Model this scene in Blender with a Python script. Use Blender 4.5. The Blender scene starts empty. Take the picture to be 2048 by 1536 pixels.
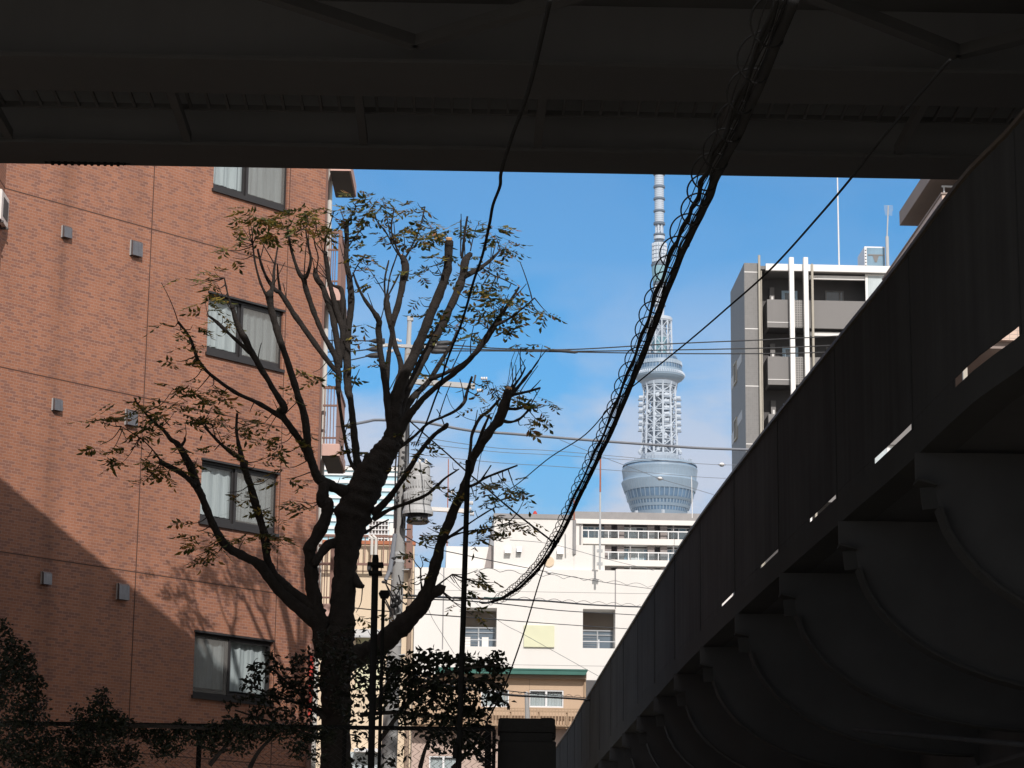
import bpy, math, random
from mathutils import Matrix, Vector, noise as mnoise
rnd = random.Random(7)
R_ = math.radians
sc = bpy.context.scene
col = sc.collection

# ------------------------------------------------------------------ camera, sky, sun, exposure
FPX, TILT, ROLL = 4950.0, R_(13.05), 0.0118          # focal length in pixels of the 2048 px wide photograph
CAM = Vector((0, 0, 1.6))
_f = Vector((0, math.cos(TILT), math.sin(TILT)))
_r0 = Vector((1, 0, 0)); _u0 = Vector((0, -math.sin(TILT), math.cos(TILT)))
_r = _r0 * math.cos(ROLL) + _u0 * math.sin(ROLL)
_u = _u0 * math.cos(ROLL) - _r0 * math.sin(ROLL)
cam_d = bpy.data.cameras.new("camera")
cam = bpy.data.objects.new("camera", cam_d); col.objects.link(cam)
cam_d.sensor_width = 36.0; cam_d.lens = FPX / 2048 * 36
cam_d.clip_start = 0.1; cam_d.clip_end = 20000
cam.matrix_world = Matrix(((_r.x, _u.x, -_f.x, CAM.x), (_r.y, _u.y, -_f.y, CAM.y), (_r.z, _u.z, -_f.z, CAM.z), (0, 0, 0, 1)))
sc.camera = cam

SUN_AZ, SUN_EL = 10.0, 35.6                           # sun behind the camera, to the right
sun_dir = Vector((math.sin(R_(SUN_AZ)) * math.cos(R_(SUN_EL)), -math.cos(R_(SUN_AZ)) * math.cos(R_(SUN_EL)), math.sin(R_(SUN_EL))))
world = bpy.data.worlds.new("World"); sc.world = world; world.use_nodes = True
wn, wl = world.node_tree.nodes, world.node_tree.links
bg = wn["Background"]; bg.inputs[1].default_value = 0.10
sky = wn.new("ShaderNodeTexSky"); sky.sky_type = 'NISHITA'; sky.sun_disc = False
sky.sun_elevation = R_(SUN_EL); sky.sun_rotation = math.atan2(sun_dir.x, sun_dir.y)
sky.air_density = 1.0; sky.dust_density = 0.3; sky.ozone_density = 2.5
hsv = wn.new("ShaderNodeHueSaturation"); hsv.inputs['Saturation'].default_value = 1.25; hsv.inputs['Value'].default_value = 1.0
wl.new(sky.outputs[0], hsv.inputs['Color'])
tint = wn.new("ShaderNodeMix"); tint.data_type = 'RGBA'; tint.blend_type = 'MULTIPLY'; tint.inputs[0].default_value = 1.0
wl.new(hsv.outputs[0], tint.inputs[6])
# thin clouds low in the sky
tc = wn.new("ShaderNodeTexCoord"); mp = wn.new("ShaderNodeMapping"); mp.inputs['Scale'].default_value = (1, 1, 1.9)
mp.inputs['Rotation'].default_value = (0, 0.35, 0)
wl.new(tc.outputs['Generated'], mp.inputs[0])
nz = wn.new("ShaderNodeTexNoise"); nz.inputs['Scale'].default_value = 11; nz.inputs['Detail'].default_value = 7; nz.inputs['Roughness'].default_value = 0.52
nz.inputs['Distortion'].default_value = 0.35
wl.new(mp.outputs[0], nz.inputs['Vector'])
ramp = wn.new("ShaderNodeValToRGB"); ramp.color_ramp.elements[0].position = 0.37; ramp.color_ramp.elements[1].position = 0.55
wl.new(nz.outputs['Fac'], ramp.inputs[0])
sep = wn.new("ShaderNodeSeparateXYZ"); wl.new(tc.outputs['Generated'], sep.inputs[0])
mrt = wn.new("ShaderNodeMapRange"); mrt.inputs['From Min'].default_value = 0.11; mrt.inputs['From Max'].default_value = 0.225; wl.new(sep.outputs['Z'], mrt.inputs['Value'])
tm = wn.new("ShaderNodeMix"); tm.data_type = 'RGBA'; tm.inputs[6].default_value = (1.0, 1.0, 1.0, 1); tm.inputs[7].default_value = (0.72, 1.22, 1.33, 1)
wl.new(mrt.outputs[0], tm.inputs[0]); wl.new(tm.outputs[2], tint.inputs[7])
mr = wn.new("ShaderNodeMapRange"); mr.inputs['From Min'].default_value = 0.195; mr.inputs['From Max'].default_value = 0.275
mr.inputs['To Min'].default_value = 1.0; mr.inputs['To Max'].default_value = 0.06
wl.new(sep.outputs['Z'], mr.inputs['Value'])
mul = wn.new("ShaderNodeMath"); mul.operation = 'MULTIPLY'
wl.new(ramp.outputs[0], mul.inputs[0]); wl.new(mr.outputs[0], mul.inputs[1])
mixc = wn.new("ShaderNodeMix"); mixc.data_type = 'RGBA'
wl.new(mul.outputs[0], mixc.inputs[0]); wl.new(tint.outputs[2], mixc.inputs[6]); mixc.inputs[7].default_value = (5.8, 6.5, 7.9, 1)
# unseen bright cloud, added overhead and behind the camera to fill the shade
dotn = wn.new("ShaderNodeVectorMath"); dotn.operation = 'DOT_PRODUCT'; dotn.inputs[1].default_value = Vector((0.18, -0.35, 0.92)).normalized()
wl.new(tc.outputs['Generated'], dotn.inputs[0])
mr2 = wn.new("ShaderNodeMapRange"); mr2.interpolation_type = 'SMOOTHSTEP'; mr2.inputs['From Min'].default_value = 0.12; mr2.inputs['From Max'].default_value = 0.45
wl.new(dotn.outputs['Value'], mr2.inputs['Value'])
nz2 = wn.new("ShaderNodeTexNoise"); nz2.inputs['Scale'].default_value = 2.6; nz2.inputs['Detail'].default_value = 6; wl.new(tc.outputs['Generated'], nz2.inputs['Vector'])
ramp2 = wn.new("ShaderNodeValToRGB"); ramp2.color_ramp.elements[0].position = 0.30; ramp2.color_ramp.elements[1].position = 0.52; wl.new(nz2.outputs['Fac'], ramp2.inputs[0])
mul2 = wn.new("ShaderNodeMath"); mul2.operation = 'MULTIPLY'; wl.new(mr2.outputs[0], mul2.inputs[0]); wl.new(ramp2.outputs[0], mul2.inputs[1])
mixd = wn.new("ShaderNodeMix"); mixd.data_type = 'RGBA'; wl.new(mul2.outputs[0], mixd.inputs[0]); wl.new(mixc.outputs[2], mixd.inputs[6]); mixd.inputs[7].default_value = (8.6, 8.2, 7.8, 1)
wl.new(mixd.outputs[2], bg.inputs[0])
sun_d = bpy.data.lights.new("sun", 'SUN'); sun_d.energy = 3.55; sun_d.angle = R_(0.53); sun_d.color = (1.0, 0.935, 0.88)
sun = bpy.data.objects.new("sun", sun_d); col.objects.link(sun)
sun.rotation_euler = sun_dir.to_track_quat('Z', 'Y').to_euler(); sun.location = (60, -80, 90)
vs = sc.view_settings; vs.view_transform = 'Standard'; vs.look = 'None'; vs.exposure = 0.0; vs.gamma = 1.0; vs.use_curve_mapping = False

# ------------------------------------------------------------------ pixel to place
def ray(px, py): return _f + _r * ((px - 1024) / FPX) + _u * ((768 - py) / FPX)
def P(px, py, Y):
    d = ray(px, py); return CAM + d * (Y / d.y)
def Pz(px, py, z):
    d = ray(px, py); return CAM + d * ((z - CAM.z) / d.z)
def msize(px, p): return px * ((Vector(p) - CAM).dot(_f)) / FPX      # metres covered by px pixels at p
class Frame:                                           # a facade: x along it, y into the building, z up
    def __init__(s, px, py, Y, ang):
        o = P(px, py, Y); s.o = Vector((o.x, o.y, 0)); a = R_(ang)
        s.M = Matrix.Translation(s.o) @ Matrix.Rotation(a, 4, 'Z'); s.inv = s.M.inverted()
        s.u = Vector((math.cos(a), math.sin(a), 0)); s.n = Vector((-math.sin(a), math.cos(a), 0))
    def hit(s, px, py, dep=0.0):
        d = ray(px, py); t = (s.o + s.n * dep - CAM).dot(s.n) / d.dot(s.n); q = CAM + d * t
        return (q - s.o).dot(s.u), q.z
    def x(s, px, py, dep=0.0): return s.hit(px, py, dep)[0]
    def z(s, px, py, dep=0.0): return s.hit(px, py, dep)[1]
    def rect(s, x0, y0, x1, y1, dep=0.0):              # pixel rectangle -> local x0,x1,z0,z1
        a = s.hit(x0, y0, dep); b = s.hit(x1, y1, dep); c = s.hit(x1, y0, dep); d = s.hit(x0, y1, dep)
        return (a[0] + d[0]) / 2, (b[0] + c[0]) / 2, (b[1] + d[1]) / 2, (a[1] + c[1]) / 2

# ------------------------------------------------------------------ mesh helper
ROOT = {}
class MB:
    def __init__(s, M=None): s.v = []; s.f = []; s.M = M
    def add(s, vs_, fs):
        b = len(s.v)
        s.v += [(s.M @ Vector(q)) if s.M is not None else Vector(q) for q in vs_]
        s.f += [tuple(b + i for i in f) for f in fs]
        return s
    def box(s, x0, x1, y0, y1, z0, z1):
        return s.add([(x0,y0,z0),(x1,y0,z0),(x1,y1,z0),(x0,y1,z0),(x0,y0,z1),(x1,y0,z1),(x1,y1,z1),(x0,y1,z1)],
                     [(0,3,2,1),(4,5,6,7),(0,1,5,4),(1,2,6,5),(2,3,7,6),(3,0,4,7)])
    def bbox(s, x0, x1, y0, y1, z0, z1, b=0.01):       # box with chamfered vertical and top front edges
        p = [(x0+b,y0),(x1-b,y0),(x1,y0+b),(x1,y1-b),(x1-b,y1),(x0+b,y1),(x0,y1-b),(x0,y0+b)]
        q = [(x0+2*b,y0+b),(x1-2*b,y0+b),(x1-b,y0+2*b),(x1-b,y1-2*b),(x1-2*b,y1-b),(x0+2*b,y1-b),(x0+b,y1-2*b),(x0+b,y0+2*b)]
        vs_ = [(a,c,z0) for a,c in p] + [(a,c,z1-b) for a,c in p] + [(a,c,z1) for a,c in q]
        fs = [tuple(range(7,-1,-1)), tuple(range(16,24))]
        for k in (0, 8):
            for i in range(8): j = (i+1) % 8; fs.append((k+i, k+j, k+8+j, k+8+i))
        return s.add(vs_, fs)
    def quad(s, a, b, c, d): return s.add([a,b,c,d], [(0,1,2,3)])
    def prism(s, poly, y0, y1):                        # poly in x,z extruded along y
        n = len(poly)
        return s.add([(x,y0,z) for x,z in poly] + [(x,y1,z) for x,z in poly],
                     [tuple(range(n)), tuple(range(2*n-1, n-1, -1))] + [(i, i+n, (i+1)%n+n, (i+1)%n) for i in range(n)])
    def slab(s, poly, z0, z1):                         # poly in x,y extruded along z
        n = len(poly)
        return s.add([(x,y,z0) for x,y in poly] + [(x,y,z1) for x,y in poly],
                     [tuple(range(n-1,-1,-1)), tuple(range(n, 2*n))] + [(i, (i+1)%n, (i+1)%n+n, i+n) for i in range(n)])
    def lathe(s, prof, c=(0,0,0), n=24, cap=True, ph=0.0):
        vs_ = []; fs = []; m = len(prof)
        for r, z in prof:
            for k in range(n):
                a = 2*math.pi*k/n + ph; vs_.append((c[0]+r*math.cos(a), c[1]+r*math.sin(a), c[2]+z))
        for j in range(m-1):
            for k in range(n): l = (k+1) % n; fs.append((j*n+k, j*n+l, (j+1)*n+l, (j+1)*n+k))
        if cap: fs += [tuple(range(n-1,-1,-1)), tuple(range((m-1)*n, m*n))]
        return s.add(vs_, fs)
    def tube(s, pts, rad, n=6, cap=True, knob=0.0):
        pts = [Vector(p) for p in pts]; m = len(pts)
        if not hasattr(rad, '__len__'): rad = [rad]*m
        vs_ = []; fs = []; nrm = None
        for i, p in enumerate(pts):
            t = (pts[min(i+1,m-1)] - pts[max(i-1,0)])
            t = t.normalized() if t.length > 1e-9 else Vector((0,0,1))
            if nrm is None:
                h = Vector((0,0,1)) if abs(t.z) < 0.9 else Vector((1,0,0)); nrm = t.cross(h).normalized()
            else:
                nrm = nrm - t * nrm.dot(t)
                nrm = nrm.normalized() if nrm.length > 1e-6 else t.orthogonal().normalized()
            bi = t.cross(nrm)
            for k in range(n):
                a = 2*math.pi*k/n; w = nrm*math.cos(a) + bi*math.sin(a)
                if knob: q = (p + w*rad[i]); w = w*(1 + knob*mnoise.noise(q*7.0) + knob*0.7*mnoise.noise(q*19.0))
                vs_.append(p + w*rad[i])
        for j in range(m-1):
            for k in range(n): l = (k+1) % n; fs.append((j*n+k, j*n+l, (j+1)*n+l, (j+1)*n+k))
        if cap: fs += [tuple(range(n-1,-1,-1)), tuple(range((m-1)*n, m*n))]
        return s.add(vs_, fs)
    def bar(s, a, b, w, h=None):                       # rectangular bar from a to b
        a = Vector(a); b = Vector(b); t = (b-a).normalized(); h = w if h is None else h
        up = Vector((0,0,1)) if abs(t.z) < 0.95 else Vector((0,1,0))
        x = t.cross(up).normalized(); y = x.cross(t)
        vs_ = [q + x*sx*w/2 + y*sy*h/2 for q in (a,b) for sx,sy in ((-1,-1),(1,-1),(1,1),(-1,1))]
        return s.add(vs_, [(0,1,2,3),(7,6,5,4),(0,4,5,1),(1,5,6,2),(2,6,7,3),(3,7,4,0)])
    def blob(s, c, r, n=8, jit=0.15, sq=(1,1,1)):
        vs_ = [Vector((0,0,-1))]; rows = n//2
        for i in range(1, rows):
            th = math.pi*i/rows
            for k in range(n):
                a = 2*math.pi*k/n; vs_.append(Vector((math.sin(th)*math.cos(a), math.sin(th)*math.sin(a), -math.cos(th))))
        vs_.append(Vector((0,0,1))); fs = []
        for k in range(n): fs.append((0, 1+(k+1)%n, 1+k))
        for i in range(rows-2):
            for k in range(n): l=(k+1)%n; fs.append((1+i*n+k, 1+i*n+l, 1+(i+1)*n+l, 1+(i+1)*n+k))
        e = len(vs_)-1
        for k in range(n): fs.append((1+(rows-2)*n+k, 1+(rows-2)*n+(k+1)%n, e))
        c = Vector(c); w = [c + Vector((q.x*sq[0], q.y*sq[1], q.z*sq[2]))*r*(1+rnd.uniform(-jit,jit)) for q in vs_]
        return s.add(w, fs)
    def build(s, name, m, parent=None, origin=None, smooth=False, recalc=True):
        me = bpy.data.meshes.new(name); o = bpy.data.objects.new(name, me); col.objects.link(o)
        if parent is not None:
            W = ROOT[parent]; o.parent = parent
        else:
            W = Matrix.Translation(Vector(origin) if origin is not None else Vector((0,0,0))); o.matrix_world = W
        ROOT[o] = W; inv = W.inverted()
        me.from_pydata([inv @ q for q in s.v], [], s.f)
        if recalc:
            import bmesh
            b = bmesh.new(); b.from_mesh(me); bmesh.ops.recalc_face_normals(b, faces=b.faces); b.to_mesh(me); b.free()
        if smooth:
            me.polygons.foreach_set('use_smooth', [True]*len(me.polygons))
        me.materials.append(m); me.update()
        return o
def tag(o, label=None, cat=None, group=None, kind=None):
    if label: o['label'] = label
    if cat: o['category'] = cat
    if group: o['group'] = group
    if kind: o['kind'] = kind
    return o
def thing(name, label, cat, M, group=None):
    o = bpy.data.objects.new(name, None); col.objects.link(o); o.empty_display_size = 0.3
    if not isinstance(M, Matrix): M = Matrix.Translation(Vector(M))
    o.matrix_world = M; ROOT[o] = M
    return tag(o, label, cat, group)
def smoothpath(pts, k=6):                              # Catmull-Rom through points (tuples of any length)
    out = []; n = len(pts)
    for i in range(n-1):
        p0, p1, p2, p3 = pts[max(i-1,0)], pts[i], pts[i+1], pts[min(i+2,n-1)]
        for j in range(k):
            t = j/k
            out.append(tuple(0.5*((2*b)+(c-a)*t+(2*a-5*b+4*c-d)*t*t+(-a+3*b-3*c+d)*t**3) for a,b,c,d in zip(p0,p1,p2,p3)))
    out.append(tuple(pts[-1])); return out
def wall_panel(mb, x0, x1, z0, z1, ops, y=0.0, dep=0.15, back=None):
    """front sheet at y with openings (x0,x1,z0,z1), each with reveals of depth dep"""
    xs = sorted({x0, x1} | {v for o in ops for v in o[:2]}); zs = sorted({z0, z1} | {v for o in ops for v in o[2:4]})
    for i in range(len(xs)-1):
        for j in range(len(zs)-1):
            cx, cz = (xs[i]+xs[i+1])/2, (zs[j]+zs[j+1])/2
            if any(o[0] < cx < o[1] and o[2] < cz < o[3] for o in ops): continue
            mb.quad((xs[i],y,zs[j]),(xs[i+1],y,zs[j]),(xs[i+1],y,zs[j+1]),(xs[i],y,zs[j+1]))
    for a,b,c,d in ops:
        e = y+dep
        mb.quad((a,y,c),(a,e,c),(b,e,c),(b,y,c)); mb.quad((a,y,d),(b,y,d),(b,e,d),(a,e,d))
        mb.quad((a,y,c),(a,y,d),(a,e,d),(a,e,c)); mb.quad((b,y,c),(b,e,c),(b,e,d),(b,y,d))
def shell(mb, x0, x1, y0, y1, z0, z1):                 # the other faces of the volume behind a wall_panel
    mb.quad((x0,y0,z0),(x0,y0,z1),(x0,y1,z1),(x0,y1,z0)); mb.quad((x1,y0,z0),(x1,y1,z0),(x1,y1,z1),(x1,y0,z1))
    mb.quad((x0,y1,z0),(x0,y1,z1),(x1,y1,z1),(x1,y1,z0)); mb.quad((x0,y0,z1),(x1,y0,z1),(x1,y1,z1),(x0,y1,z1))

# ------------------------------------------------------------------ materials
MATS = {}
def base_mat(name):
    m = bpy.data.materials.new(name); m.use_nodes = True
    nt = m.node_tree; return m, nt.nodes, nt.links, nt.nodes["Principled BSDF"]
def mat(name, c, rough=0.75, var=0.14, scale=2.0, bump=0.0, metal=0.0, streak=0.0, spec=0.3, fine=0.0):
    if name in MATS: return MATS[name]
    m, n, l, p = base_mat(name)
    p.inputs['Roughness'].default_value = rough; p.inputs['Metallic'].default_value = metal
    p.inputs['Specular IOR Level'].default_value = spec
    t = n.new("ShaderNodeTexCoord")
    a = n.new("ShaderNodeTexNoise"); a.inputs['Scale'].default_value = scale; a.inputs['Detail'].default_value = 8; a.inputs['Roughness'].default_value = 0.6
    l.new(t.outputs['Object'], a.inputs['Vector'])
    v = a.outputs['Fac']
    if streak > 0:
        mp_ = n.new("ShaderNodeMapping"); mp_.inputs['Scale'].default_value = (6*scale, 6*scale, 0.25*scale)
        l.new(t.outputs['Object'], mp_.inputs[0])
        b = n.new("ShaderNodeTexNoise"); b.inputs['Scale'].default_value = 1.0; b.inputs['Detail'].default_value = 5
        l.new(mp_.outputs[0], b.inputs['Vector'])
        mx = n.new("ShaderNodeMix"); mx.inputs[0].default_value = streak; l.new(v, mx.inputs[2]); l.new(b.outputs['Fac'], mx.inputs[3]); v = mx.outputs[0]
    r = n.new("ShaderNodeMapRange"); r.inputs['From Min'].default_value = 0.25; r.inputs['From Max'].default_value = 0.75
    r.inputs['To Min'].default_value = 1-var; r.inputs['To Max'].default_value = 1+var
    l.new(v, r.inputs['Value'])
    g = n.new("ShaderNodeVectorMath"); g.operation = 'SCALE'; g.inputs[0].default_value = c[:3]
    l.new(r.outputs[0], g.inputs['Scale']); l.new(g.outputs[0], p.inputs['Base Color'])
    if bump > 0:
        a2 = n.new("ShaderNodeTexNoise"); a2.inputs['Scale'].default_value = fine or scale*9; a2.inputs['Detail'].default_value = 6
        l.new(t.outputs['Object'], a2.inputs['Vector'])
        bp = n.new("ShaderNodeBump"); bp.inputs['Strength'].default_value = bump; bp.inputs['Distance'].default_value = 0.02
        l.new(a2.outputs['Fac'], bp.inputs['Height']); l.new(bp.outputs[0], p.inputs['Normal'])
    MATS[name] = m; return m
def tile_mat(name, c1, c2, cm, bw, bh, mortar=0.006, rough=0.5, off=0.5, bias=-0.35, var=0.1, bump=0.3, c3=None, stains=()):
    if name in MATS: return MATS[name]
    m, n, l, p = base_mat(name); p.inputs['Roughness'].default_value = rough; p.inputs['Specular IOR Level'].default_value = 0.35
    t = n.new("ShaderNodeTexCoord"); s_ = n.new("ShaderNodeSeparateXYZ"); l.new(t.outputs['Object'], s_.inputs[0])
    ad = n.new("ShaderNodeMath"); ad.operation = 'ADD'; l.new(s_.outputs['X'], ad.inputs[0]); l.new(s_.outputs['Y'], ad.inputs[1])
    cb = n.new("ShaderNodeCombineXYZ"); l.new(ad.outputs[0], cb.inputs['X']); l.new(s_.outputs['Z'], cb.inputs['Y'])
    b = n.new("ShaderNodeTexBrick"); l.new(cb.outputs[0], b.inputs['Vector'])
    b.offset = off; b.inputs['Scale'].default_value = 1.0
    b.inputs['Brick Width'].default_value = bw; b.inputs['Row Height'].default_value = bh; b.inputs['Mortar Size'].default_value = mortar
    b.inputs['Mortar Smooth'].default_value = 0.2; b.inputs['Bias'].default_value = bias
    for k, c in (('Color1', c1), ('Color2', c2), ('Mortar', cm)): b.inputs[k].default_value = (*c, 1)
    a = n.new("ShaderNodeTexNoise"); a.inputs['Scale'].default_value = 0.9; a.inputs['Detail'].default_value = 6; l.new(t.outputs['Object'], a.inputs['Vector'])
    mp_ = n.new("ShaderNodeMapping"); mp_.inputs['Scale'].default_value = (3.0, 3.0, 0.22); l.new(t.outputs['Object'], mp_.inputs[0])
    a3 = n.new("ShaderNodeTexNoise"); a3.inputs['Scale'].default_value = 1.0; a3.inputs['Detail'].default_value = 6; l.new(mp_.outputs[0], a3.inputs['Vector'])
    ad2 = n.new("ShaderNodeMath"); ad2.operation = 'ADD'; l.new(a.outputs['Fac'], ad2.inputs[0]); l.new(a3.outputs['Fac'], ad2.inputs[1])
    r = n.new("ShaderNodeMapRange"); r.inputs['From Min'].default_value = 0.6; r.inputs['From Max'].default_value = 1.4
    r.inputs['To Min'].default_value = 1-var; r.inputs['To Max'].default_value = 1+var; l.new(ad2.outputs[0], r.inputs['Value'])
    g = n.new("ShaderNodeVectorMath"); g.operation = 'SCALE'; l.new(b.outputs['Color'], g.inputs[0]); l.new(r.outputs[0], g.inputs['Scale'])
    out = g.outputs[0]
    if c3:                                             # a third tile colour, scattered one tile at a time
        b2 = n.new("ShaderNodeTexBrick"); l.new(cb.outputs[0], b2.inputs['Vector']); b2.offset = off; b2.inputs['Scale'].default_value = 1.0
        for k, q in (('Brick Width', bw), ('Row Height', bh), ('Mortar Size', 0.0), ('Bias', 0.0)): b2.inputs[k].default_value = q
        b2.inputs['Color1'].default_value = (0,0,0,1); b2.inputs['Color2'].default_value = (1,1,1,1); b2.inputs['Mortar'].default_value = (0,0,0,1)
        rp = n.new("ShaderNodeValToRGB"); rp.color_ramp.elements[0].position = 0.52; rp.color_ramp.elements[1].position = 0.86
        l.new(b2.outputs['Color'], rp.inputs[0])
        inv = n.new("ShaderNodeMath"); inv.operation = 'SUBTRACT'; inv.inputs[0].default_value = 1.0; l.new(b.outputs['Fac'], inv.inputs[1])
        m3 = n.new("ShaderNodeMath"); m3.operation = 'MULTIPLY'; l.new(rp.outputs[0], m3.inputs[0]); l.new(inv.outputs[0], m3.inputs[1])
        mx = n.new("ShaderNodeMix"); mx.data_type = 'RGBA'; l.new(m3.outputs[0], mx.inputs[0]); l.new(out, mx.inputs[6]); mx.inputs[7].default_value = (*c3, 1); out = mx.outputs[2]
    for xv, amt in stains:                             # rain streaks running down below vents and sills
        d1 = n.new("ShaderNodeMath"); d1.operation = 'SUBTRACT'; l.new(s_.outputs['X'], d1.inputs[0]); d1.inputs[1].default_value = xv
        d2 = n.new("ShaderNodeMath"); d2.operation = 'ABSOLUTE'; l.new(d1.outputs[0], d2.inputs[0])
        r1 = n.new("ShaderNodeMapRange"); r1.inputs['From Min'].default_value = 0.04; r1.inputs['From Max'].default_value = 0.30 if amt > 0.08 else 1.0
        r1.inputs['To Min'].default_value = 1; r1.inputs['To Max'].default_value = 0; l.new(d2.outputs[0], r1.inputs['Value'])
        r2 = n.new("ShaderNodeMapRange"); r2.inputs['From Min'].default_value = 0.38; r2.inputs['From Max'].default_value = 0.62; l.new(a3.outputs['Fac'], r2.inputs['Value'])
        m1 = n.new("ShaderNodeMath"); m1.operation = 'MULTIPLY'; l.new(r1.outputs[0], m1.inputs[0]); l.new(r2.outputs[0], m1.inputs[1])
        m2 = n.new("ShaderNodeMath"); m2.operation = 'MULTIPLY_ADD'; l.new(m1.outputs[0], m2.inputs[0]); m2.inputs[1].default_value = -amt*1.6; m2.inputs[2].default_value = 1.0
        g2 = n.new("ShaderNodeVectorMath"); g2.operation = 'SCALE'; l.new(out, g2.inputs[0]); l.new(m2.outputs[0], g2.inputs['Scale']); out = g2.outputs[0]
    l.new(out, p.inputs['Base Color'])
    bp = n.new("ShaderNodeBump"); bp.inputs['Strength'].default_value = bump; bp.inputs['Distance'].default_value = 0.004
    inv2 = n.new("ShaderNodeMath"); inv2.operation = 'SUBTRACT'; inv2.inputs[0].default_value = 1.0; l.new(b.outputs['Fac'], inv2.inputs[1])
    l.new(inv2.outputs[0], bp.inputs['Height']); l.new(bp.outputs[0], p.inputs['Normal'])
    MATS[name] = m; return m
def glass_mat(name, tint=(0.85,0.9,0.92), refl=0.10):
    if name in MATS: return MATS[name]
    m = bpy.data.materials.new(name); m.use_nodes = True; n, l = m.node_tree.nodes, m.node_tree.links
    n.remove(n["Principled BSDF"]); tr = n.new("ShaderNodeBsdfTransparent"); tr.inputs[0].default_value = (*tint, 1)
    gl = n.new("ShaderNodeBsdfGlossy"); gl.inputs['Roughness'].default_value = 0.03
    t = n.new("ShaderNodeTexCoord"); a = n.new("ShaderNodeTexNoise"); a.inputs['Scale'].default_value = 1.7; l.new(t.outputs['Object'], a.inputs['Vector'])
    bp = n.new("ShaderNodeBump"); bp.inputs['Strength'].default_value = 0.06; l.new(a.outputs['Fac'], bp.inputs['Height']); l.new(bp.outputs[0], gl.inputs['Normal'])
    mx = n.new("ShaderNodeMixShader"); mx.inputs[0].default_value = refl; l.new(tr.outputs[0], mx.inputs[1]); l.new(gl.outputs[0], mx.inputs[2])
    l.new(mx.outputs[0], n["Material Output"].inputs[0]); MATS[name] = m; return m
def mesh_screen_mat(name, c, op):                      # woven insect screen: part see-through cloth
    if name in MATS: return MATS[name]
    m = bpy.data.materials.new(name); m.use_nodes = True; n, l = m.node_tree.nodes, m.node_tree.links
    n.remove(n["Principled BSDF"]); tr = n.new("ShaderNodeBsdfTransparent"); d = n.new("ShaderNodeBsdfDiffuse"); d.inputs[0].default_value = (*c, 1)
    mx = n.new("ShaderNodeMixShader"); mx.inputs[0].default_value = op; l.new(tr.outputs[0], mx.inputs[1]); l.new(d.outputs[0], mx.inputs[2])
    l.new(mx.outputs[0], n["Material Output"].inputs[0]); MATS[name] = m; return m
def leaf_mat(name, stops, trans=0.35):
    if name in MATS: return MATS[name]
    m = bpy.data.materials.new(name); m.use_nodes = True; n, l = m.node_tree.nodes, m.node_tree.links
    p = n["Principled BSDF"]; p.inputs['Roughness'].default_value = 0.5; p.inputs['Specular IOR Level'].default_value = 0.3
    g = n.new("ShaderNodeNewGeometry"); rp = n.new("ShaderNodeValToRGB"); l.new(g.outputs['Random Per Island'], rp.inputs[0])
    e = rp.color_ramp.elements
    while len(e) < len(stops): e.new(0.5)
    for i, (q, c) in enumerate(stops): e[i].position = q; e[i].color = (*c, 1)
    l.new(rp.outputs[0], p.inputs['Base Color'])
    t = n.new("ShaderNodeBsdfTranslucent"); l.new(rp.outputs[0], t.inputs[0])
    mx = n.new("ShaderNodeMixShader"); mx.inputs[0].default_value = trans; l.new(p.outputs[0], mx.inputs[1]); l.new(t.outputs[0], mx.inputs[2])
    l.new(mx.outputs[0], n["Material Output"].inputs[0]); MATS[name] = m; return m

M_ground = mat("pale_paving", (0.33,0.295,0.245), 0.9, 0.2, 0.8, 0.3)
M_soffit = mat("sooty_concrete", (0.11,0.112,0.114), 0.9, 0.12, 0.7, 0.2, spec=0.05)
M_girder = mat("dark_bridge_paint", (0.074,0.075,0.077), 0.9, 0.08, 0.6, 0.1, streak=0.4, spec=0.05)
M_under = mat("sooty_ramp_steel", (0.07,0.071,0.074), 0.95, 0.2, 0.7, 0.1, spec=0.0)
M_edge = mat("darkened_ramp_edge", (0.05,0.051,0.052), 0.95, 0.12, 0.7, 0.1, spec=0.0)  # edge beam and bracket flanges darkened to cancel the side light they catch
M_web = mat("lightened_girder_web", (0.165,0.17,0.178), 0.9, 0.08, 0.6, 0.1, streak=0.4, spec=0.05)  # webs coloured lighter than the flanges to even out their deeper shade
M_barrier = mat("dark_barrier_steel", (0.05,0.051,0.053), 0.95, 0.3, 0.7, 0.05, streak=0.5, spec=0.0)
M_coping = mat("barrier_coping_steel", (0.07,0.058,0.045), 0.6, 0.2, 1.5)
M_black = mat("black_cable_sheath", (0.022,0.022,0.0225), 0.95, 0.2, 4, spec=0.0)
M_dark = mat("dark_post_paint", (0.011,0.011,0.011), 0.9, 0.25, 5, streak=0.3, spec=0.05)
M_bronze = mat("bronze_window_frame", (0.03,0.028,0.029), 0.45, 0.15, 4, spec=0.5)
M_brick = tile_mat("terracotta_wall_tile", (0.362,0.159,0.095), (0.320,0.135,0.081), (0.385,0.235,0.178), 0.122, 0.050, 0.0045, 0.6, 0.5, 0.0, 0.18, 0.35, (0.250,0.118,0.085), stains=((-5.86,0.20),(-4.34,0.10),(-1.8,0.07)))
M_brickshade = tile_mat("shaded_wall_tile", (0.25,0.1,0.075), (0.2,0.08,0.06), (0.2,0.15,0.13), 0.105, 0.0535, 0.0045)  # unused wall tile with shade mixed into its colours
M_joint = mat("wall_joint_sealant", (0.10,0.055,0.042), 0.8, 0.2, 6)
M_cloth = mat("white_curtain_cloth", (0.50,0.52,0.51), 0.9, 0.22, 2.2, streak=0.9)  # vertical tone streaks stand in for the shading of soft folds
M_glass = glass_mat("window_glass", (0.85,0.9,0.92), 0.07)
M_screen = mesh_screen_mat("grey_insect_screen", (0.30,0.295,0.28), 0.42)
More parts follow.
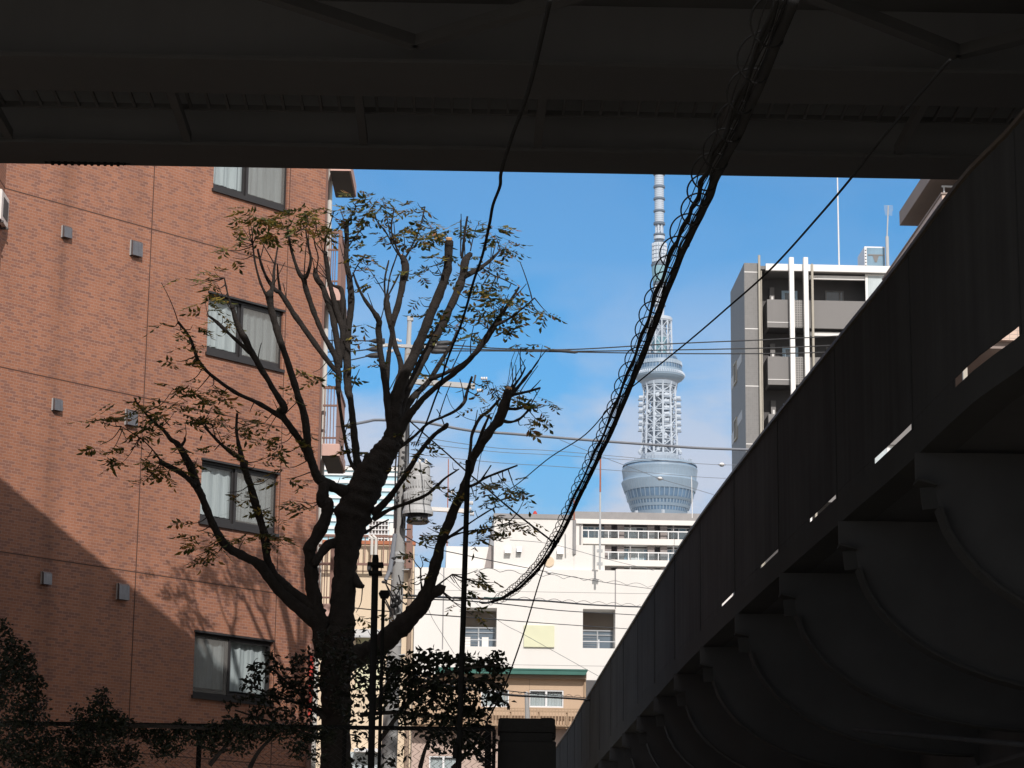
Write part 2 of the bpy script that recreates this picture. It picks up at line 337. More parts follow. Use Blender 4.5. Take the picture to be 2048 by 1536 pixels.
M_steel = mat("brushed_steel_hood", (0.20,0.20,0.215), 0.35, 0.3, 8, metal=0.7, streak=0.6)
M_pink = mat("pink_balcony_paint", (0.60,0.40,0.345), 0.8, 0.08, 1.5, streak=0.3)
M_brownrail = mat("brown_rail_paint", (0.22,0.125,0.10), 0.55, 0.12, 5)
M_whitepipe = mat("white_pipe_plastic", (0.62,0.605,0.57), 0.5, 0.06, 3, streak=0.3)
M_soff = mat("balcony_soffit_paint", (0.30,0.25,0.20), 0.85, 0.2, 2)
M_bark = mat("grey_brown_bark", (0.029,0.0245,0.022), 0.95, 0.55, 9, 1.0, streak=0.3, fine=38)
M_cut = mat("fresh_cut_wood", (0.55,0.33,0.17), 0.8, 0.2, 20)
M_leaf = leaf_mat("autumn_leaf", [(0.0,(0.040,0.055,0.017)),(0.40,(0.075,0.09,0.024)),(0.66,(0.15,0.135,0.03)),(0.85,(0.34,0.25,0.05)),(1.0,(0.27,0.12,0.045))], 0.35)
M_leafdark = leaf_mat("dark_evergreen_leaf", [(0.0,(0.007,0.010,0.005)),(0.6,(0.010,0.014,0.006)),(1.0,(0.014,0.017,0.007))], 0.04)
M_wire = mat("weathered_wire", (0.05,0.05,0.052), 0.6, 0.1, 4)
M_greywire = mat("grey_cable_cover", (0.23,0.245,0.275), 0.6, 0.1, 4)
M_pole = mat("pale_pole_concrete", (0.33,0.33,0.325), 0.85, 0.16, 3, 0.25, streak=0.5)
M_trans = mat("pale_grey_equipment_paint", (0.47,0.48,0.485), 0.5, 0.1, 3, streak=0.5)
M_sleeve = mat("dark_insulator_cover", (0.055,0.055,0.058), 0.5, 0.2, 5)
M_porc = mat("white_porcelain", (0.82,0.8,0.77), 0.3, 0.05, 5, spec=0.5)
M_cream = mat("cream_render", (0.70,0.57,0.42), 0.85, 0.05, 0.6, 0.1, streak=0.5)
M_beige = mat("beige_render", (0.53,0.39,0.275), 0.85, 0.05, 0.7, 0.08, streak=0.4)
M_pinkgrey = mat("pinkish_base_render", (0.50,0.385,0.33), 0.85, 0.05, 0.6, 0.08, streak=0.5)
M_white = mat("white_wall_paint", (0.76,0.735,0.70), 0.8, 0.03, 0.22, 0.05, streak=0.55)
M_greyedge = mat("grey_roof_coping", (0.30,0.29,0.29), 0.7, 0.1, 1)
M_green = mat("teal_gutter_metal", (0.045,0.145,0.12), 0.5, 0.1, 2)
M_brownfascia = mat("brown_fascia", (0.30,0.225,0.17), 0.7, 0.1, 1)
M_tanrail = mat("tan_rail_paint", (0.42,0.30,0.20), 0.6, 0.1, 3)
M_terra = mat("terracotta_coping", (0.45,0.17,0.09), 0.7, 0.12, 3)
M_yellowpanel = mat("pale_yellow_board", (0.70,0.70,0.50), 0.7, 0.05, 1)
M_recess = mat("shaded_recess_back", (0.20,0.165,0.135), 0.8, 0.08, 1)  # brown puts part of the recess shade into the back wall colour
M_whiteframe = mat("white_aluminium_frame", (0.75,0.76,0.77), 0.4, 0.05, 3, spec=0.5)
M_alu = mat("dull_aluminium", (0.36,0.38,0.40), 0.5, 0.05, 3)
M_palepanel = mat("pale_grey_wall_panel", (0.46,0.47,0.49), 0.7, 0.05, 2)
M_greyglass = mat("grey_blue_pane", (0.12,0.16,0.20), 0.15, 0.25, 0.9, spec=0.7)
M_darkglass = mat("dark_reflective_pane", (0.05,0.075,0.10), 0.08, 0.3, 1.2, spec=0.9)
M_blueglass = mat("bluish_reflective_pane", (0.20,0.32,0.42), 0.1, 0.3, 0.9, spec=0.9)
M_paleglass = mat("pale_curtained_pane", (0.50,0.56,0.58), 0.2, 0.2, 2.0, spec=0.6, streak=0.5)
M_apt = mat("dark_brown_wall", (0.13,0.115,0.115), 0.8, 0.1, 0.4)
M_aptcol = mat("grey_brown_partition", (0.30,0.265,0.255), 0.8, 0.08, 0.5)
M_balc = mat("frosted_balcony_panel", (0.66,0.70,0.72), 0.35, 0.05, 0.8)
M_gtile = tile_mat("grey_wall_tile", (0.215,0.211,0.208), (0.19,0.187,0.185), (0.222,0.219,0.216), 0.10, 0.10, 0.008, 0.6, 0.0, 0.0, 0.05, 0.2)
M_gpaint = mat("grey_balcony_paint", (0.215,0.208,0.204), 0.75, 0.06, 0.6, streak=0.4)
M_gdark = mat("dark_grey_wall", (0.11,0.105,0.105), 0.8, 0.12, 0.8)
M_ivorypipe = mat("ivory_downpipe", (0.44,0.41,0.35), 0.5, 0.08, 2)
M_beam = mat("white_fin_paint", (0.82,0.81,0.79), 0.6, 0.04, 0.6)
M_ptile = tile_mat("pink_beige_wall_tile", (0.66,0.50,0.41), (0.60,0.45,0.37), (0.40,0.31,0.27), 0.22, 0.11, 0.010, 0.6, 0.0, 0.0, 0.06, 0.2)
M_taupe = mat("taupe_slab_paint", (0.30,0.245,0.22), 0.8, 0.08, 0.8)
M_rust = mat("rusty_red_paint", (0.36,0.14,0.09), 0.8, 0.25, 3)
M_louver = mat("pale_blue_louvre", (0.42,0.62,0.70), 0.6, 0.08, 0.6)
M_tower = mat("bluish_white_tower_steel", (0.50,0.565,0.64), 0.6, 0.05, 0.05)
M_towerdeck = mat("blue_grey_tower_cladding", (0.245,0.335,0.43), 0.45, 0.08, 0.06, spec=0.5)
M_towerring = mat("dark_blue_grey_ring_steel", (0.13,0.165,0.21), 0.6, 0.08, 0.06)
M_towerglass = mat("blue_tower_glass", (0.11,0.20,0.32), 0.15, 0.4, 0.12, spec=0.7)
M_teal = mat("teal_tower_glass", (0.20,0.36,0.42), 0.2, 0.15, 0.1, spec=0.6)
M_towershade = mat("grey_tower_core", (0.32,0.38,0.45), 0.7, 0.08, 0.05)
M_red = mat("red_banner_cloth", (0.50,0.06,0.045), 0.8, 0.12, 4)
M_pillar = mat("dark_stone_block", (0.013,0.013,0.013), 0.95, 0.3, 3, 0.4)
M_chain = mat("dark_coated_wire", (0.03,0.03,0.03), 0.6, 0.1, 5)
# ------------------------------------------------------------------ ground
g = MB().box(-2500, 2500, -300, 4200, -0.6, 0.0).build("ground", M_ground); tag(g, kind="structure")

# ------------------------------------------------------------------ elevated bridge overhead
BF = Frame(0, 328, 32, 1.0); bz = BF.z(900, 342)
bridge = thing("elevated_road_bridge", "black unlit steel girder road bridge crossing overhead along the top", "bridge", Matrix.Translation((0,0,0)) @ BF.M)
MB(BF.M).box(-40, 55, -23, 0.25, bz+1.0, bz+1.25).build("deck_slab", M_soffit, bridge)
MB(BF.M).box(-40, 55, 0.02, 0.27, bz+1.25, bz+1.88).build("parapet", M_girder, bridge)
for i, (ya, yb) in enumerate([(-0.92, 0.0), (-4.15, -2.95), (-8.4, -7.2), (-12.6, -11.4), (-17.0, -15.8), (-22.9, -21.7)]):
    m = MB(BF.M); yc = (ya+yb)/2
    fl = MB(BF.M).box(-40, 55, ya, yb, bz, bz+0.05).build("bottom_flange", M_girder, bridge)
    m.box(-40, 55, yc-0.02, yc+0.02, bz+0.051, bz+0.998)
    m.build("girder_web", M_web, bridge)
for px in (-40, 340, 715, 1085, 1465, 1850):
    x = BF.x(px, 200, -2.9)
    MB(BF.M).box(x-0.05, x+0.05, -2.93, -0.94, bz+0.03, bz+0.16).build("cross_beam", M_girder, bridge)
for px in (-260, 830, 1925):
    x = BF.x(px, 60, -4.6)
    for dx in (-3.2, 3.2):
        MB(BF.M).bar((x, -4.3, bz+0.2), (x+dx, -7.1, bz+0.2), 0.16, 0.14).build("diagonal_brace", M_girder, bridge)
m = MB(BF.M)
for yy in (-2.55, -1.75): m.box(-12, 14, yy-0.025, yy+0.025, bz+0.20, bz+0.27)
for k in range(108): x = -12+0.12+k*0.24; m.box(x-0.018, x+0.018, -2.524, -1.776, bz+0.21, bz+0.25)
m.build("cable_tray", M_girder, bridge)
m = MB(BF.M); x0, x1 = BF.x(92, 331), BF.x(262, 333); pr = []; n = 26
pts = []; rr = []
for i in range(n*4+1):
    pts.append((x0+(x1-x0)*i/(n*4), -0.10, bz-0.005)); rr.append(0.028 + 0.013*(1 if (i % 8) < 4 else -1) - (0.02 if i < 8 or i > n*4-8 else 0))
m.tube(pts, rr, 10).build("corrugated_pipe", M_dark, bridge)
for x in (-16.0, 24.0):
    m = MB(BF.M); m.lathe([(1.1, 0), (1.1, bz-1.6)], (x, -14, 0), 24); m.bar((x, -22.5, bz-0.8), (x, -0.3, bz-0.8), 1.8, 1.58); m.build("pier", M_soffit, bridge)

# ------------------------------------------------------------------ curved elevated ramp on the right
bp = [(2048,225),(1930,350),(1795.6,530),(1694,656),(1558,826),(1500,901),(1400,1035),(1324.6,1150),(1172,1398.5),(1143,1450),(1112,1495.5),(1090,1536)]
HT = 9.0
cpts = [(5.45,-12),(5.3,0),(5.05,9),(4.75,16.5)] + [(Pz(x,y,HT).x, Pz(x,y,HT).y) for x,y in bp] + [(0.85,112),(-0.6,135)]
dense = smoothpath(cpts, 24)
def ramp_x(Y):
    for a, b in zip(dense, dense[1:]):
        if a[1] <= Y <= b[1]: return a[0]+(b[0]-a[0])*(Y-a[1])/max(b[1]-a[1],1e-6)
    return dense[-1][0]
ramp = thing("elevated_ramp", "black curving elevated road ramp with tall panelled side wall at the right", "elevated road", (ramp_x(30), 30, 0))
def sweep(ya, yb, prof, step=0.6, off=0.0):            # profile (dx,z) carried along the curve
    m = MB(); n = max(2, int((yb-ya)/step)+1); k = len(prof); vs_ = []; fs = []
    for i in range(n):
        Y = ya+(yb-ya)*i/(n-1); x = ramp_x(Y)
        vs_ += [(x+dx, Y, z) for dx, z in prof]
    for i in range(n-1):
        for j in range(k): q = (j+1) % k; fs.append((i*k+j, i*k+q, (i+1)*k+q, (i+1)*k+j))
    fs += [tuple(range(k)), tuple(range(n*k-1, (n-1)*k-1, -1))]
    return m.add(vs_, fs)
YA, YB = -8, 134
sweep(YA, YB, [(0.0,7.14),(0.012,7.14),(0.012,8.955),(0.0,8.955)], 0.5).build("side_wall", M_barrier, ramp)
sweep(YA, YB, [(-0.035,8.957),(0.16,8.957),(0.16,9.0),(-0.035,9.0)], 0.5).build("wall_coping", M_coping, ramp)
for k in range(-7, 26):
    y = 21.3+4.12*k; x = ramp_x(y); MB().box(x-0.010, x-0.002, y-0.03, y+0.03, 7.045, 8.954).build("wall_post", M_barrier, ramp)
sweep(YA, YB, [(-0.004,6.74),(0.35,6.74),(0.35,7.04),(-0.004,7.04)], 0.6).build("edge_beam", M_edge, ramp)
m = MB(); Yb = 21.35
ks = list(range(-7, 26))
for k in ks:
    y0 = 21.35 + 4.12*k; gap = max(1.1, 2.1-0.16*k)
    a = y0+gap; b = y0+4.12
    m = MB()
    for q in range(4):
        c = a+(b-a)*q/4; d = a+(b-a)*(q+1)/4; x0, x1 = ramp_x(c), ramp_x(d)
        m.add([(x0+0.001,c,7.042),(x0+0.012,c,7.042),(x1+0.012,d,7.042),(x1+0.001,d,7.042),(x0+0.001,c,7.138),(x0+0.012,c,7.138),(x1+0.012,d,7.138),(x1+0.001,d,7.138)],
              [(0,3,2,1),(4,5,6,7),(0,1,5,4),(1,2,6,5),(2,3,7,6),(3,0,4,7)])
    m.build("wall_footing", M_barrier, ramp)
    if k >= 1:
        x0, x1 = ramp_x(y0), ramp_x(a); h = 7.042+min(0.05, 0.018*k+0.008) if k < 5 else 7.138
        MB().add([(x0+0.001,y0,7.042),(x0+0.012,y0,7.042),(x1+0.012,a-0.002,7.042),(x1+0.001,a-0.002,7.042),(x0+0.001,y0,h),(x0+0.012,y0,h),(x1+0.012,a-0.002,h),(x1+0.001,a-0.002,h)],
              [(0,3,2,1),(4,5,6,7),(0,1,5,4),(1,2,6,5),(2,3,7,6),(3,0,4,7)]).build("sill_strip", M_barrier, ramp)
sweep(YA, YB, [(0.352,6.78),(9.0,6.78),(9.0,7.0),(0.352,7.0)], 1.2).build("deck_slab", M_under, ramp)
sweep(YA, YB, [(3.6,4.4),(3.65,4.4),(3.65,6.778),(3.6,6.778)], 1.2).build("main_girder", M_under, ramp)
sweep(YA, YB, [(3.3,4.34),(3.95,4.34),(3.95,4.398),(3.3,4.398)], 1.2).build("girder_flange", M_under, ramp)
for k in ks:                                           # curved cantilever brackets under the deck edge
    y0 = 21.0 + 4.12*k; x = ramp_x(y0)
    poly = [(x-0.05, 6.738), (x-0.05, 6.45)]
    for i in range(13):
        a = math.pi/2*i/12; poly.append((x+0.15+3.3*(1-math.cos(a))*0.35+2.2*(i/12)**2*1.0, 6.40-1.75*math.sin(a)))
    poly += [(x+3.598, 4.41), (x+3.598, 6.738)]
    br = MB().prism(poly, y0-0.03, y0+0.03).build("bracket", M_under, ramp)
    fl = MB(); low = poly[1:15]
    for (xa, za), (xb, zb) in zip(low, low[1:]): fl.bar((xa, y0, za-0.012), (xb, y0, zb-0.012), 0.32, 0.03)
    fl.build("bracket_flange", M_edge, br)
MB().tube([(6.2,12,2.4),(5.6,21,3.3),(4.6,33,4.6)], 0.03, 8).build("hand_rail", M_barrier, ramp)

# ------------------------------------------------------------------ terracotta tiled apartment building
F1 = Frame(640, 760, 44, 47)
flats = thing("brick_apartment_building", "terracotta tiled apartment building with curtained windows at the left", "building", F1.M)
WX0, WX1 = -2.70, -0.94
W_OPS = [(WX0, WX1, 5.86+2.99*k, 6.94+2.99*k) for k in range(5)]
m = MB(F1.M); wall_panel(m, -7.4, 0.0, 0, 19.5, W_OPS, 0.0, 0.16); shell(m, -7.4, 0.0, 0.0, 9.0, 0, 19.5)
m.build("wall", M_brick, flats, recalc=False)
JX = F1.x(7, 430); J = F1.M @ Vector((JX, 0, 0))
m = MB().box(J.x-6, J.x, J.y-7, J.y+0.02, 0, 19.5); m.build("projecting_wing", M_brick, flats)
m = MB()
for z in (7.81, 10.80, 13.79, 16.78): m.box(J.x-0.001, J.x+0.003, J.y-6.99, J.y+0.018, z-0.009, z+0.009)
m.build("wall_joint", M_joint, flats)
m = MB(F1.M)
for z in (4.82, 7.81, 10.80, 13.79, 16.78): m.box(-7.138, -0.002, -0.003, 0.001, z-0.009, z+0.009)
m.box(-4.04, -4.022, -0.004, 0.001, 0, 19.49); m.box(-0.893, -0.879, -0.004, 0.001, 0, 19.49)
m.build("wall_joint", M_joint, flats)
for k, (a, b, c, d) in enumerate(W_OPS):
    mid = a+(b-a)*0.455; fr = MB(F1.M)
    fr.box(a, b, 0.045, 0.14, d-0.035, d-0.001); fr.box(a, a+0.03, 0.045, 0.14, c+0.001, d-0.037); fr.box(b-0.03, b, 0.045, 0.14, c+0.001, d-0.037)
    fr.box(a, b, 0.045, 0.14, c+0.001, c+0.07); 
    w = fr.build("window", M_bronze, flats)
    MB(F1.M).box(a-0.02, b+0.02, -0.03, 0.043, d+0.0, d+0.035).build("window_hood", M_bronze, w)
    MB(F1.M).box(a-0.03, b+0.04, -0.045, 0.042, c-0.045, c+0.01).build("window_sill", M_bronze, w)
    s = MB(F1.M)
    s.box(a+0.032, mid+0.03, 0.085, 0.11, c+0.072, c+0.13); s.box(a+0.032, mid+0.03, 0.085, 0.11, d-0.08, d-0.037); s.box(mid-0.05, mid+0.03, 0.083, 0.112, c+0.132, d-0.082)
    s.box(mid+0.0, b-0.032, 0.05, 0.078, c+0.072, c+0.12); s.box(mid+0.0, mid+0.055, 0.05, 0.078, c+0.122, d-0.08); s.box(mid, b-0.032, 0.05, 0.078, d-0.078, d-0.038)
    s.build("window_sash", M_bronze if k != 2 else M_bronze, w)
    MB(F1.M).quad((a+0.032,0.097,c+0.13),(b-0.032,0.097,c+0.13),(b-0.032,0.097,d-0.04),(a+0.032,0.097,d-0.04)).build("pane", M_glass, w)
    if k >= 1: MB(F1.M).quad((mid+0.055,0.062,c+0.12),(b-0.032,0.062,c+0.12),(b-0.032,0.062,d-0.078),(mid+0.055,0.062,d-0.078)).build("insect_screen", M_screen, w)
    else: MB(F1.M).quad((a+0.03,0.062,c+0.08),(mid,0.062,c+0.08),(mid,0.062,d-0.04),(a+0.03,0.062,d-0.04)).build("insect_screen", M_screen, w)
    cu = MB(F1.M); n = 150; vs_ = []; fs = []
    for i in range(n+1):
        t = i/n; x = a-0.05+(b-a+0.1)*t
        w_ = 9*math.pi*2*t; y = 0.155+0.012*math.sin(w_+2.2*math.sin(5*t+k)+1.3*math.sin(13*t+2*k))+0.009*math.sin(2.3*w_+3*math.sin(7*t+k))+0.006*math.sin(5.1*w_+k)
        y2 = 0.155+0.016*math.sin(w_+2.4*math.sin(5*t+k+0.4)+1.1*math.sin(11*t+2*k))+0.009*math.sin(2.1*w_+2*math.sin(6*t+k))
        vs_ += [(x, y, c+0.17), (x, y2, d+0.05)]
    for i in range(n): fs.append((2*i, 2*i+2, 2*i+3, 2*i+1))
    cu.add(vs_, fs).build("curtain", M_cloth, w, smooth=True, recalc=False)
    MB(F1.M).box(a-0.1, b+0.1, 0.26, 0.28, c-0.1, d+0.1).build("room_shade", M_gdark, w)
for px, py, w_, h_ in [(131,465,0.165,0.205),(270,498,0.215,0.27),(112,810,0.165,0.205),(260,836,0.215,0.27),(90,1157,0.165,0.205),(243,1184,0.215,0.27)]:
    x, z = F1.hit(px, py); m = MB(F1.M)
    prof = [(-0.002,z-h_/2),(-0.002,z+h_/2),(-0.045,z+h_/2),(-0.075,z+h_/2-0.03),(-0.085,z-h_/2)]
    n = len(prof); vs_ = [(x-w_/2,y,zz) for y,zz in prof]+[(x+w_/2,y,zz) for y,zz in prof]
    m.add(vs_, [tuple(range(n)), tuple(range(2*n-1,n-1,-1))]+[(i,i+n,(i+1)%n+n,(i+1)%n) for i in range(n)])
    v = m.build("vent_hood", M_steel, flats)
    MB(F1.M).box(x-w_/2-0.008, x-w_/2-0.002, -0.03, 0.0, z-h_/2, z+h_/2).build("hood_flange", M_trans, v)
# right-hand end: corner trim, downpipe, balconies behind the corner
MB(F1.M).box(0.002, 0.055, -0.004, 0.20, 0, 19.5).build("corner_trim", M_brownrail, flats)
MB(F1.M).box(0.003, 0.06, 0.203, 0.50, 0, 19.5).build("end_wall_panel", M_apt, flats)
xp = F1.x(655, 560, 0.45)
MB(F1.M).tube([(xp, 0.45, 0), (xp, 0.45, 19.4)], 0.045, 10).build("downpipe", M_whitepipe, flats)
CX, CY = F1.o.x, F1.o.y
for yt, yb, pr in ((887, 911, 679), (573, 600, 682), (1207, 1232, 666), (316, 341, 702)):
    Y0, Y1 = CY+0.10, CY+1.75; zt, zb = P(655, yt, Y0).z, P(655, yb, Y0).z; x0, xe = CX+0.055, P(pr, yb, Y0).x
    ba = MB().bbox(x0, xe, Y0, Y1, zb, zt, 0.015).build("balcony", M_pink, flats)
    MB().box(x0+0.01, xe-0.03, Y0+0.03, Y1-0.02, zb-0.02, zb-0.001).build("balcony_soffit", M_gdark, ba)
    if yt < 400: continue
    r = MB(); h = 1.08
    r.box(x0, xe-0.08, Y0+0.03, Y0+0.07, zt+h-0.05, zt+h); r.box(x0, xe-0.08, Y0+0.035, Y0+0.065, zt+0.70, zt+0.735); r.box(x0, xe-0.08, Y0+0.035, Y0+0.065, zt+0.10, zt+0.13)
    for q in range(4):
        xx = x0+0.03+(xe-x0-0.16)*q/3; r.box(xx-0.008, xx+0.008, Y0+0.042, Y0+0.058, zt+0.002, zt+h-0.051)
    r.box(xe-0.079, xe-0.01, Y0+0.02, Y0+0.09, zt+0.001, zt+h+0.002)
    r.box(xe-0.06, xe-0.02, Y0+0.092, Y1-0.05, zt+h-0.05, zt+h-0.002); r.box(xe-0.06, xe-0.02, Y0+0.092, Y1-0.05, zt+0.06, zt+0.10)
    for q in range(13): yy = Y0+0.17+q*0.112; r.box(xe-0.05, xe-0.03, yy-0.008, yy+0.008, zt+0.101, zt+h-0.052)
    r.build("balcony_rail", M_brownrail, ba)
dp = F1.hit(620, 1300, -0.06)
MB(F1.M).tube([(dp[0], -0.07, 0), (dp[0], -0.07, dp[1]-0.05), (dp[0]+0.03, -0.02, dp[1]+0.1)], 0.03, 8).build("meter_pipe", M_brownrail, flats)
wp = F1.x(633, 1400, -0.05)
MB(F1.M).tube([(wp, 0.12, 0), (wp, 0.12, F1.z(630, 1285, 0.1))], 0.05, 10).build("low_downpipe", M_whitepipe, flats)
# air conditioner and its bracket on the projecting wing
d = ray(4, 428); qy = d.y*J.x/d.x; qz = CAM.z + d.z*J.x/d.x
ac = thing("air_conditioner", "small white air conditioner on the dark side wall at the far left edge", "air conditioner", (J.x, qy, qz-0.3))
MB().bbox(J.x+0.03, J.x+0.10, qy-0.55, qy+0.05, qz-0.24, qz+0.26, 0.015).build("casing", M_porc, ac)
MB().box(J.x+0.1005, J.x+0.105, qy-0.40, qy-0.02, qz-0.15, qz+0.17).build("grille", M_gdark, ac)
m = MB(); m.bar((J.x+0.002,qy-0.45,qz-0.26),(J.x+0.13,qy-0.45,qz-0.26),0.03); m.bar((J.x+0.002,qy-0.05,qz-0.26),(J.x+0.13,qy-0.05,qz-0.26),0.03); m.build("bracket", M_gdark, ac)
# narrow red banner beside the building corner
b0 = F1.rect(617, 1312, 623, 1432, -0.10)
rb = thing("red_banner", "narrow red cloth banner hanging by the brick building corner", "banner", F1.M @ Matrix.Translation((b0[0], -0.1, b0[2])))
m = MB(F1.M); n = 14; vs_ = []; fs = []
for i in range(n+1):
    z = b0[2]+(b0[3]-b0[2])*i/n; o = 0.012*math.sin(i*1.3)
    vs_ += [(b0[0], -0.12+o, z), (b0[1]+0.01, -0.12-o, z), (b0[1]+0.01, -0.113-o, z), (b0[0], -0.113+o, z)]
for i in range(n):
    for j in range(4): q = (j+1)%4; fs.append((4*i+j, 4*i+q, 4*i+4+q, 4*i+4+j))
fs += [(0,1,2,3), (4*n+3,4*n+2,4*n+1,4*n)]
m.add(vs_, fs).build("cloth", M_red, rb)
MB(F1.M).tube([(b0[0]-0.02,-0.116,b0[3]+0.03),(b0[1]+0.03,-0.116,b0[3]+0.03)], 0.012, 6).build("rod", M_brownrail, rb)
